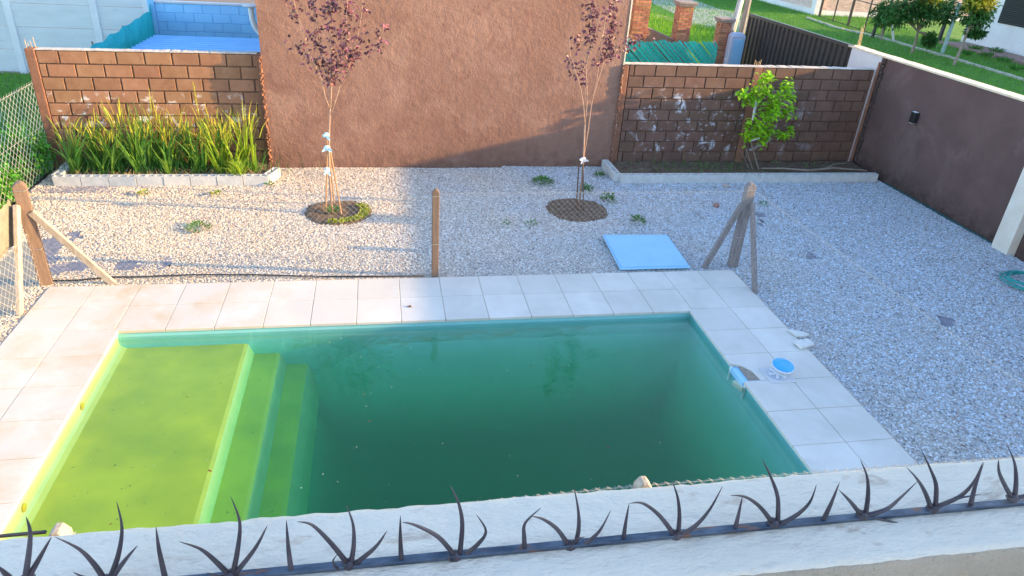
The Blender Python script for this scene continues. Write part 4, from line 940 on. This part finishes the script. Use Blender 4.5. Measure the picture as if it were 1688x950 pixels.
weed(237, 321, .06, 40, 'small yellow tuft in front of the left bed', m=moss_m); weed(356, 322, .06, 40, 'bright yellow-green tuft in front of the right end of the left bed', m=moss_m); weed(445, 306, .05, 30, 'small green tuft beside the tall brown wall'); weed(1258, 338, .05, 24, 'small weed behind the right corner post')
# loose stones
def rock(p, r, m, label, cat, name='stone', flat=.5):
    mb = MB(); P = []
    n_ = 7
    poly = [(p.x+r*(1+random.uniform(-.3, .2))*math.cos(6.283*k/n_), p.y+r*(1+random.uniform(-.3, .2))*math.sin(6.283*k/n_)) for k in range(n_)]
    mb.prism(poly, p.z-.01, p.z+r*flat); solo(name, mb, m, label, cat, p, bevel=.006)
rock(atz(1180, 340), .05, litter, 'small reddish brick fragment on the shaded gravel', 'stone', 'brick_fragment', 1.0)
rock(atz(1196, 307), .07, stonebeige, 'flat beige stone against the edge of the right bed', 'stone', flat=.4)
p = atz(1316, 552, .0); mb = MB(); mb.prism([(p.x-.10, p.y+.09), (p.x+.01, p.y+.05), (p.x+.12, p.y-.04), (p.x+.02, p.y-.08), (p.x-.05, p.y-.06)], .003, .03); solo('tile_fragment', mb, broken, 'triangular broken white tile piece on the edge of the deck', 'tile fragment', p, bevel=.003)
p = atz(1325, 570, .0); mb = MB(); mb.box(p+Vector((0, 0, .025)), (.20, .12, .035), Matrix.Rotation(.25, 3, 'Z') @ Matrix.Rotation(.1, 3, 'X')); solo('tile_fragment', mb, broken, 'rectangular broken white tile piece nearest the blue lid', 'tile fragment', p, bevel=.005)
p = atz(676, 506, .001); mb = MB(); mb.box(p+Vector((0, 0, .008)), (.025, .03, .014), Matrix.Rotation(.6, 3, 'Z')); mb.box(p+Vector((-.025, .01, .005)), (.02, .008, .006)); solo('brown_pebble', mb, leafb, 'tiny brown pebble on the white deck tiles', 'pebble', p, bevel=.003)
# blue panel, hose, pipe
t = thing('blue_panel', 'square sky blue fibreglass cover lying on the shaded gravel', 'cover', (7.5, .66, 0))
mb = MB(); q = [atz(1022, 444, .03), atz(1138, 441, .03), atz(1100, 388, .05), atz(993, 388, .06)]
def quad_slab(mb, q, th, ins=0):
    c = sum(q, Vector())/4; q = [c+(v-c)*(1-ins) for v in q]; mb.add(q+[v-Vector((0, 0, th)) for v in q], [(0, 1, 2, 3), (7, 6, 5, 4), (0, 4, 5, 1), (1, 5, 6, 2), (2, 6, 7, 3), (3, 7, 4, 0)])
quad_slab(mb, [v+Vector((0, 0, .01)) for v in q], .028); part('base_slab', mb, panel_m, t, bevel=.01)
mb = MB(); quad_slab(mb, [v+Vector((0, 0, .022)) for v in q], .0115, .045); part('raised_top', mb, panel_m, t, bevel=.008)
mb = MB(); mb.bb(7.2, 7.8, .2, .3, 0, .02); part('batten', mb, wood_grey, t); mb = MB(); mb.bb(7.2, 7.9, 1.0, 1.1, 0, .028); part('batten', mb, wood_grey, t)
pts = [atz(x, y, .016) for x, y in ((82, 463), (130, 462), (180, 457), (240, 456), (320, 453), (420, 453), (520, 456), (610, 456), (700, 455))]
mb = MB(); mb.tube(pts, .010, 8); solo('black_hose', mb, black, 'black hose lying on the gravel along the far deck edge', 'hose', pts[0], smooth=True)
c = atz(1690, 466, .02); mb = MB(); pts = []
for k in range(150):
    a = k*.21; r = .24+.05*math.sin(k*.13)+.03*math.sin(k*.05); pts.append(c+Vector((r*1.15*math.cos(a)+.03*math.sin(k*.07), r*math.sin(a)*1.0, .01+k*.0004+.01*math.sin(k*.6))))
mb.tube(pts, .010, 6); solo('hose_coil', mb, hose_m, 'coiled turquoise garden hose on the gravel at the right edge', 'hose', c, smooth=True)
# skimmer
t = thing('skimmer_mouth', 'blue skimmer opening in the right pool wall under a broken tile', 'skimmer', (7.55, -2.34, -.1))
mb = MB(); mb.bb(7.505, 7.69, -2.50, -2.49, -.30, -.006); mb.bb(7.505, 7.69, -2.19, -2.18, -.30, -.036); mb.bb(7.69, 7.70, -2.50, -2.18, -.30, -.036); mb.bb(7.505, 7.70, -2.50, -2.18, -.31, -.30); mb.bb(7.465, 7.545, -2.488, -2.20, -.10, -.032); part('throat', mb, panel_m, t)
mb = MB(); mb.prism([(7.547, -2.488), (7.66, -2.488), (7.64, -2.34), (7.60, -2.26), (7.547, -2.20)], -.05, -.016); part('broken_mortar', mb, M('broken_mortar', (.42, .36, .30), (.25, .21, .18), 40, 1, bump=[(60, .02)]), t)
mb = MB(); mb.bb(7.478, 7.496, -2.51, -2.16, -.058, -.036); mb.bb(7.478, 7.496, -2.515, -2.49, -.22, -.058); mb.bb(7.478, 7.496, -2.18, -2.155, -.22, -.058); part('frame', mb, white_pl, t)
mb = MB(); mb.box((7.46, -2.44, -.10), (.06, .14, .05), Matrix.Rotation(.3, 3, 'Z')); part('weir_flap', mb, speck, t)
p0 = [atz(1255, 608, .003), atz(1293, 606, .003), atz(1307, 629, .003), atz(1271, 631, .003)]; c = sum(p0, Vector())/4
t = thing('access_cover', 'square white access plate with round clear centre on the right deck', 'lid', c)
mb = MB(); mb.bb(c.x-.145, c.x+.145, c.y-.14, c.y+.14, .0015, .009); part('plate', mb, M('plate', (.62, .62, .63), (.55, .55, .57), 12, .6), t, bevel=.003)
mb = MB(); mb.lathe(c+Vector((0, 0, .0075)), [(.105, 0), (.105, .006), (.095, .010), (.02, .010)], 28); part('round_window', mb, grey_pl, t)
mb = MB()
for k in range(3): mb.box(c+Vector((0, 0, .020+.0015*k)), (.19, .028, .006), Matrix.Rotation(k*1.047, 3, 'Z'))
part('ribs', mb, white_pl, t)
c2 = Vector((c.x+.05, c.y+.02, .03)); t = thing('chlorine_floater', 'round bright blue chlorine floater lid standing by the square skimmer plate', 'floater', c2)
R = Matrix.Rotation(.08, 3, 'X') @ Matrix.Rotation(.04, 3, 'Y')
mb = MB(); mb.lathe(c2+Vector((0, 0, .075)), [(.02, 0), (.108, 0), (.112, .010), (.105, .020), (.06, .028), (.055, .024), (.015, .024)], 32, R); part('blue_top', mb, blue_lid, t, smooth=False)
mb = MB(); mb.lathe(c2+Vector((0, 0, .055)), [(.09, -.004), (.112, .002), (.115, .018), (.05, .0185)], 32, R); part('white_rim', mb, white_pl, t)
mb = MB(); mb.lathe(c2+Vector((0, 0, -.015)), [(.06, 0), (.07, .02), (.05, .075)], 20, R); part('clear_body', mb, grey_pl, t)
# yellow inlet fittings on the left pool wall
for k, (y, lab) in enumerate(((-3.42, 'yellowish round inlet fitting on the left pool wall nearest the parapet'), (-2.15, 'yellowish round inlet fitting on the left pool wall farther back'))):
    mb = MB(); mb.lathe((1.022, y, -.135), [(.035, 0), (.035, .008), (.015, .014)], 16, Matrix.Rotation(math.pi/2, 3, 'Y')); solo('inlet_fitting', mb, iris_y, lab, 'pool fitting', (1.03, y, -.14), 'inlet fittings')
# floating litter
random.seed(77)
for k, (px, py, lab) in enumerate(((342, 775, 'largest brown leaf floating over the sunny shelf edge'), (877, 604, 'small brown leaf floating in the middle of the pool'), (612, 694, 'orange brown leaf floating left of the pool middle'), (180, 866, 'tiny dark leaf floating near the parapet end of the shelf'), (311, 655, 'tiny dark leaf floating at the back of the shelf'), (600, 652, 'tiny brown leaf floating below the tree reflection'), (1005, 738, 'tiny dark leaf floating near the near post top'))):
    p = atz(px, py, WZ+.003); mb = MB(); mb.leaf(p, (random.uniform(-1, 1), random.uniform(-1, 1), 0), (0, 0, 1), .045 if k == 0 else .03, .022 if k == 0 else .012, fold=.1); solo('floating_leaf', mb, leafb, lab, 'leaf', p, 'leaves floating on the pool')
mb = MB()
for k in range(120):
    x = random.uniform(1.2, 7.3); y = random.uniform(-4.3, -1.2); r = random.choice([.003, .003, .004, .0055]); n_ = 5; a0 = random.random()*6
    mb.add([(x+r*math.cos(a0+6.283*i/n_)*random.uniform(.5, 1.3), y+r*math.sin(a0+6.283*i/n_), WZ+.003) for i in range(n_)], [tuple(range(n_))])
o = struct('floating_specks', mb, speck, kind='stuff'); o['label'] = 'pale specks of scum scattered over the green pool water'; o['category'] = 'scum'
mb = MB(); random.seed(90)
for k in range(260):
    x, y = random.uniform(-1.2, 13), random.uniform(.3, 4.2)
    if k % 3 == 0: x, y = random.uniform(8.7, 13.1), random.uniform(-5, 4)
    if k % 5 == 0: y = random.gauss(4.1, .12)
    if gravel_ok(x, y): mb.leaf((x, y, .016), (random.uniform(-1, 1), random.uniform(-1, 1), .15), (0, 0, 1), random.uniform(.025, .06), random.uniform(.012, .025), fold=.3)
o = struct('leaf_litter', mb, leafb, kind='stuff'); o['label'] = 'small dry brown leaves scattered over the gravel'; o['category'] = 'leaf litter'
mb = MB(); random.seed(55)
for k in range(75):
    x = random.uniform(1.15, 2.85); z = -.215 if x < 2.26 else (-.355 if 2.42 < x < 2.61 else (-.515 if 2.75 < x < 2.89 else None))
    if z: mb.leaf((x, random.uniform(-4.3, -1.1), z+.004), (random.uniform(-1, 1), random.uniform(-1, 1), 0), (0, 0, 1), random.choice([.012, .012, .018, .03]), random.choice([.006, .009, .012]), fold=.1)
o = struct('sunken_debris', mb, M('sunken_leaf', (.10, .13, .02), (.05, .08, .015), 8, .9), kind='stuff'); o['label'] = 'dark bits of debris sunk on the algae covered shelf and steps'; o['category'] = 'debris'
# ---------------------------------------------------------------- pool fence
def pointed_post(x, y, h, label, m, w_=.105, tilt=0, rot=0):
    t = thing('fence_post', label, 'post', (x, y, 0), 'posts of the pool fence'); mb = MB(); R = Matrix.Rotation(rot, 3, 'Z'); a = w_/2
    base = [Vector((-a, -a*.8, -.05)), Vector((a, -a*.8, -.05)), Vector((a, a*.8, -.05)), Vector((-a, a*.8, -.05))]
    top = [v+Vector((tilt, 0, h-.0)) for v in base]; apex = [Vector((-a*.35+tilt, -a*.8, h)), Vector((a*.35+tilt, -a*.8, h)), Vector((a*.35+tilt, a*.8, h)), Vector((-a*.35+tilt, a*.8, h))]
    vs_ = [R@v+Vector((x, y, 0)) for v in base+[Vector((v.x, v.y, h-.045)) for v in top]+apex]
    mb.add(vs_, [(3, 2, 1, 0), (0, 1, 5, 4), (1, 2, 6, 5), (2, 3, 7, 6), (3, 0, 4, 7), (4, 5, 9, 8), (5, 6, 10, 9), (6, 7, 11, 10), (7, 4, 8, 11), (8, 9, 10, 11)]); part('timber', mb, m, t, bevel=.006)
    for z in (.45, h-.09):
        mb = MB(); mb.tube([(x-a-.004, y-a, z), (x+a+.004, y-a, z+.01), (x+a+.004, y+a, z), (x-a-.004, y+a, z-.01), (x-a-.004, y-a, z)], .0025, 4); part('tie_wire', mb, wire, t)
    return t
pointed_post(-.06, .10, 1.24, 'corner post of the pool fence with two pale braces at the left', wood_red, .13, rot=.3)
pointed_post(4.455, .04, 1.17, 'single middle post of the pool fence in front of the gravel', wood_red, .085)
pointed_post(8.56, .12, 1.21, 'grey corner post of the pool fence with two braces at the right', wood_grey, .12)
pointed_post(5.35, -4.95, 1.16, 'near fence post showing only its cut top above the parapet, right of centre', wood_pale, .10)
pointed_post(2.09, -4.97, 1.17, 'near fence post with its cut top above the parapet at the lower left', wood_pale, .10)
pointed_post(-.12, -4.97, 1.16, 'near corner post at the left end of the pool fence', wood_grey, .10)
pointed_post(8.75, -4.95, 1.16, 'near corner post of the pool fence', wood_grey, .10)
def brace(a, b_, m, label, w_=.075):
    mb = MB(); mb.bar(a, b_, w_, .045, (0, 1, 0) if abs(b_[0]-a[0]) > .2 else (1, 0, 0)); solo('fence_brace', mb, m, label, 'brace', a, 'braces of the pool fence', bevel=.004)
brace(Vector((.0, .07, .90)), atz(188, 467)+Vector((0, 0, -.02)), wood_pale, 'pale diagonal brace from the left corner post down to the right')
brace(Vector((-.10, .02, 1.0)), atz(32, 517)+Vector((.0, 0, -.02)), wood_pale, 'pale steep brace from the left corner post down to the deck side', .085)
brace(Vector((8.49, .10, .93)), atz(1160, 441)+Vector((0, 0, -.02)), wood_grey, 'grey diagonal brace from the right corner post down to the left')
brace(Vector((8.60, .05, .95)), atz(1245, 482)+Vector((0, 0, -.02)), wood_grey, 'grey steep brace from the right corner post along the deck side')
def netting(P, Q, z0, z1, label, pitch=.072, barbs=True, r=.0008, zfun=None):
    mid = (Vector(P)+Vector(Q))/2; t = thing('wire_fence', label, 'fence', mid, 'wire netting of the pool fence'); mb = MB(); wires(mb, P, Q, z0, z1, pitch, r, zfun); part('wire_mesh', mb, wire, t)
    mb = MB(); P, Q = Vector(P), Vector(Q); d = (Q-P).normalized(); Ln = (Q-P).length; zt = (lambda u: zfun(u)) if zfun else (lambda u: z1)
    n_ = 24; mb.tube([P+d*(Ln*k/n_)+Vector((0, 0, zt(k/n_)-.015)) for k in range(n_+1)], .0014, 4); mb.tube([P+d*(Ln*k/n_)+Vector((0, 0, z0+.02)) for k in range(n_+1)], .0012, 4); part('tension_wire', mb, wire, t)
    if barbs:
        mb = MB(); s = .02; nn = Vector((d.y, -d.x, 0))
        while s < Ln-.03:
            u = s/Ln; z = zt(u); p = P+d*s+Vector((0, 0, z)); rr = r*1.3
            mb.tube([p+Vector((0, 0, -.035))-d*.032, p, p+d*.022+nn*.010+Vector((0, 0, -.003))], rr, 4); mb.tube([p+Vector((0, 0, -.035))+d*.036, p+Vector((0, 0, -.002)), p-d*.008+Vector((0, 0, .004))], rr, 4); s += pitch
        part('top_barbs', mb, wire, t)
netting((-.02, .07, 0), (4.42, .05, 0), .0, 1.06, 'sagging wire netting between the left corner post and the middle post', zfun=lambda u: 1.10-.10*math.sin(u*3.14))
netting((4.50, .05, 0), (8.50, .07, 0), .0, 1.12, 'wire netting between the middle post and the right corner post')
netting((-.08, .03, 0), (-.12, -4.9, 0), .0, .66, 'wire netting along the left edge of the deck', pitch=.105, r=.0016)
netting((8.62, .05, 0), (8.78, -4.9, 0), .0, 1.12, 'faint wire netting along the right edge of the deck')
netting((2.15, -4.96, 0), (5.30, -4.95, 0), .0, 1.14, 'near wire netting between the two near posts, its barbs above the parapet', zfun=lambda u: 1.13-.08*math.sin(u*3.14)*(1-u)-.03*(1-u), r=.0011)
netting((5.40, -4.95, 0), (8.72, -4.97, 0), .0, 1.13, 'near wire netting right of the near post, its barbs above the parapet', r=.0011)
e1, e2 = aty(0, 884, -4.97), aty(76, 877, -4.97); mb = MB(); mb.bar(e2+(e1-e2)*(2.10/max(.01, (e2-e1).x)), e2, .014, .014); solo('metal_bar', mb, gate_m, 'dark flat bar running to the near post at the lower left corner', 'bar', (1.6, -4.97, 1.1))
# shade cloth over the left netting
t_, n_ = [], 46; mb = MB(); vs_ = []
for i in range(n_+1):
    y = .06-2.4*i/n_
    for j in range(7):
        zt = 1.06+.012*math.sin(i*2.1); zb = .60+.03*noise.noise(Vector((i*.35, 0, 5)))+.012*math.sin(i*1.3); z = zb+(zt-zb)*j/6; vs_.append(Vector((-.155+.012*math.sin(i*.7+j*.8), y, z)))
mb.add(vs_, [(i*7+j, (i+1)*7+j, (i+1)*7+j+1, i*7+j+1) for i in range(n_) for j in range(6)]); solo('shade_cloth', mb, cloth_m, 'beige grey cloth with a ragged edge hanging on the left pool fence', 'cloth', (-.15, -1, .6))
# ---------------------------------------------------------------- balcony parapet with spikes
PZ = 3.3
t = thing('parapet_wall', 'rough white painted balcony parapet across the bottom foreground', 'parapet', (4, -7.22, 2.4))
mb = MB(); NX, NYY = 620, 44; x0, x1 = -1.5, 9.0
def wx(i): return x0+(x1-x0)*i/NX
prof_p = [(-7.13, 2.4), (-7.13, 3.0)]
vs_ = []
rowsn = 0
prf = [(-7.104, 2.4), (-7.104, 3.20), (-7.106, 3.27), (-7.112, 3.290), (-7.124, 3.299)]+[(-7.124-.189*k/30, 3.301) for k in range(1, 31)]+[(-7.322, 3.297), (-7.327, 3.288), (-7.329, 3.22), (-7.329, 2.4)]
for i in range(NX+1):
    x = wx(i)
    for (yy, z) in prf:
        q = Vector((x, yy, z)); nn = noise.noise(q*30)*.0014+noise.noise(q*75)*.0016+noise.noise(q*9)*.0008
        edge = 1.6 if yy > -7.13 else 1.0
        if z > 3.25: vs_.append(Vector((x, yy+nn*edge, z+nn*(1.0 if z > 3.29 else .4))))
        else: vs_.append(Vector((x, yy+nn*.5, z)))
m_ = len(prf)
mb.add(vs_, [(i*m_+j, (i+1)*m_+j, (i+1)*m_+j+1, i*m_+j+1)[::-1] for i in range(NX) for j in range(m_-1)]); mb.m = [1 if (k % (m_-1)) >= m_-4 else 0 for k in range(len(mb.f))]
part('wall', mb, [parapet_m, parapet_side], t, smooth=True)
mb = MB(); mb.bb(-1.5, 9, -10.5, -7.08, 2.15, 2.4); mb.bb(-1.4, 8.9, -10.4, -7.6, -.05, 2.15); mb.bb(8.7, 8.95, -10.5, -7.05, 2.4, 5.4); solo('camera_house', mb, wwall, 'white balcony slab and house body beneath the parapet', 'house', (4, -8, 0))  # unseen side wall at the right end added to keep sun off the parapet
t = thing('spike_strip', 'dark metal anti-climb spike strip on top of the white parapet', 'spikes', (4.2, -7.235, PZ))
mb = MB(); mb.bb(3.0, 5.35, -7.243, -7.229, 3.302, 3.3095); part('bar', mb, bar_m, t, bevel=.0012)
YS = -7.236
def spike(path, r, dyt):
    n_ = len(path); base = path[-1]; pts = []
    path = list(reversed(path)); ctrl = [aty(q[0], q[1], YS+dyt*(i/(n_-1))) for i, q in enumerate(path)]
    # catmull-rom smoothing
    for i in range(n_-1):
        p0_, p1_, p2_, p3_ = ctrl[max(i-1, 0)], ctrl[i], ctrl[i+1], ctrl[min(i+2, n_-1)]
        for k in range(5):
            u = k/5; pts.append(.5*((2*p1_)+(p2_-p0_)*u+(2*p0_-5*p1_+4*p2_-p3_)*u*u+(3*p1_-p0_-3*p2_+p3_)*u*u*u))
    pts.append(ctrl[-1]); m = len(pts)
    mb = MB(); mb.tube(pts, [r*(1-(k/(m-1))**1.6*.95) for k in range(m)], 8); part('spike', mb, spike_m, t, smooth=True)
CL = [[[(43, 852), (50, 885), (42, 952)], [(85, 885), (68, 915), (48, 950)], [(-5, 932), (15, 952)]],
      [[(90, 885), (130, 905), (155, 930), (172, 955)], [(192, 826), (201, 870), (195, 915), (180, 958)], [(227, 899), (205, 925), (183, 955)], [(120, 943), (140, 952), (170, 958)]],
      [[(295, 893), (330, 905), (355, 925), (376, 946)], [(380, 818), (395, 860), (392, 905), (384, 946)], [(441, 866), (420, 905), (386, 948)], [(341, 944), (355, 949), (376, 951)]],
      [[(490, 860), (515, 866), (545, 895), (572, 928)], [(571, 833), (582, 865), (583, 900), (578, 930)], [(638, 875), (618, 903), (580, 934)], [(558, 912), (549, 925), (556, 937), (572, 938)]],
      [[(663, 861), (685, 866), (722, 885), (748, 914)], [(742, 800), (756, 830), (762, 865), (758, 914)], [(785, 848), (801, 876), (785, 900), (756, 922)], [(738, 914), (742, 924), (754, 926)]],
      [[(875, 851), (895, 856), (918, 872), (936, 897)], [(946, 802), (953, 840), (954, 870), (949, 898)], [(1007, 841), (990, 873), (970, 893), (946, 906)], [(964, 885), (950, 890), (938, 900)]],
      [[(1037, 830), (1060, 830), (1087, 850), (1110, 880)], [(1108, 793), (1117, 820), (1120, 850), (1118, 878)], [(1191, 802), (1170, 840), (1145, 868), (1114, 886)], [(1137, 873), (1122, 878), (1110, 884)]],
      [[(1204, 817), (1228, 819), (1252, 835), (1272, 860)], [(1256, 756), (1270, 785), (1282, 820), (1282, 860)], [(1346, 799), (1335, 828), (1312, 850), (1278, 868)]],
      [[(1383, 808), (1400, 825), (1418, 847)], [(1418, 758), (1429, 785), (1431, 815), (1427, 847)], [(1513, 793), (1485, 820), (1460, 840), (1420, 852)], [(1497, 866), (1460, 858), (1422, 850)]],
      [[(1495, 771), (1512, 790), (1525, 812), (1534, 836)], [(1519, 742), (1533, 772), (1543, 800), (1542, 834)], [(1620, 762), (1605, 795), (1580, 820), (1536, 838)], [(1618, 815), (1580, 822), (1538, 838)]],
      [[(1646, 758), (1648, 782), (1666, 818)], [(1660, 733), (1672, 762), (1675, 790), (1673, 818)], [(1745, 790), (1710, 812), (1668, 822)]]]
SG = [[(257, 868), (262, 905), (272, 952)], [(472, 857), (475, 900), (480, 942)], [(660, 850), (660, 890), (662, 930)], [(892, 837), (866, 862), (864, 885), (866, 912)], [(1037, 830), (1031, 865), (1026, 902)], [(1224, 818), (1217, 850), (1210, 880)], [(1384, 795), (1370, 830), (1355, 862)], [(1622, 762), (1608, 800), (1600, 832)]]
random.seed(4)
for cl in CL:
    for k, pth in enumerate(cl): spike(pth, .0042 if k < 3 else .0028, [-.03, .012, -.012, -.02][k] if k < 4 else 0)
    b_ = aty(cl[0][-1][0]+3, cl[0][-1][1]+2, YS); mb = MB(); mb.lathe(b_+Vector((0, 0, -.006)), [(.008, 0), (.0105, .004), (.009, .010), (.004, .014)], 8); part('boss', mb, spike_m, t)
for pth in SG: spike(pth, .0043, .004)
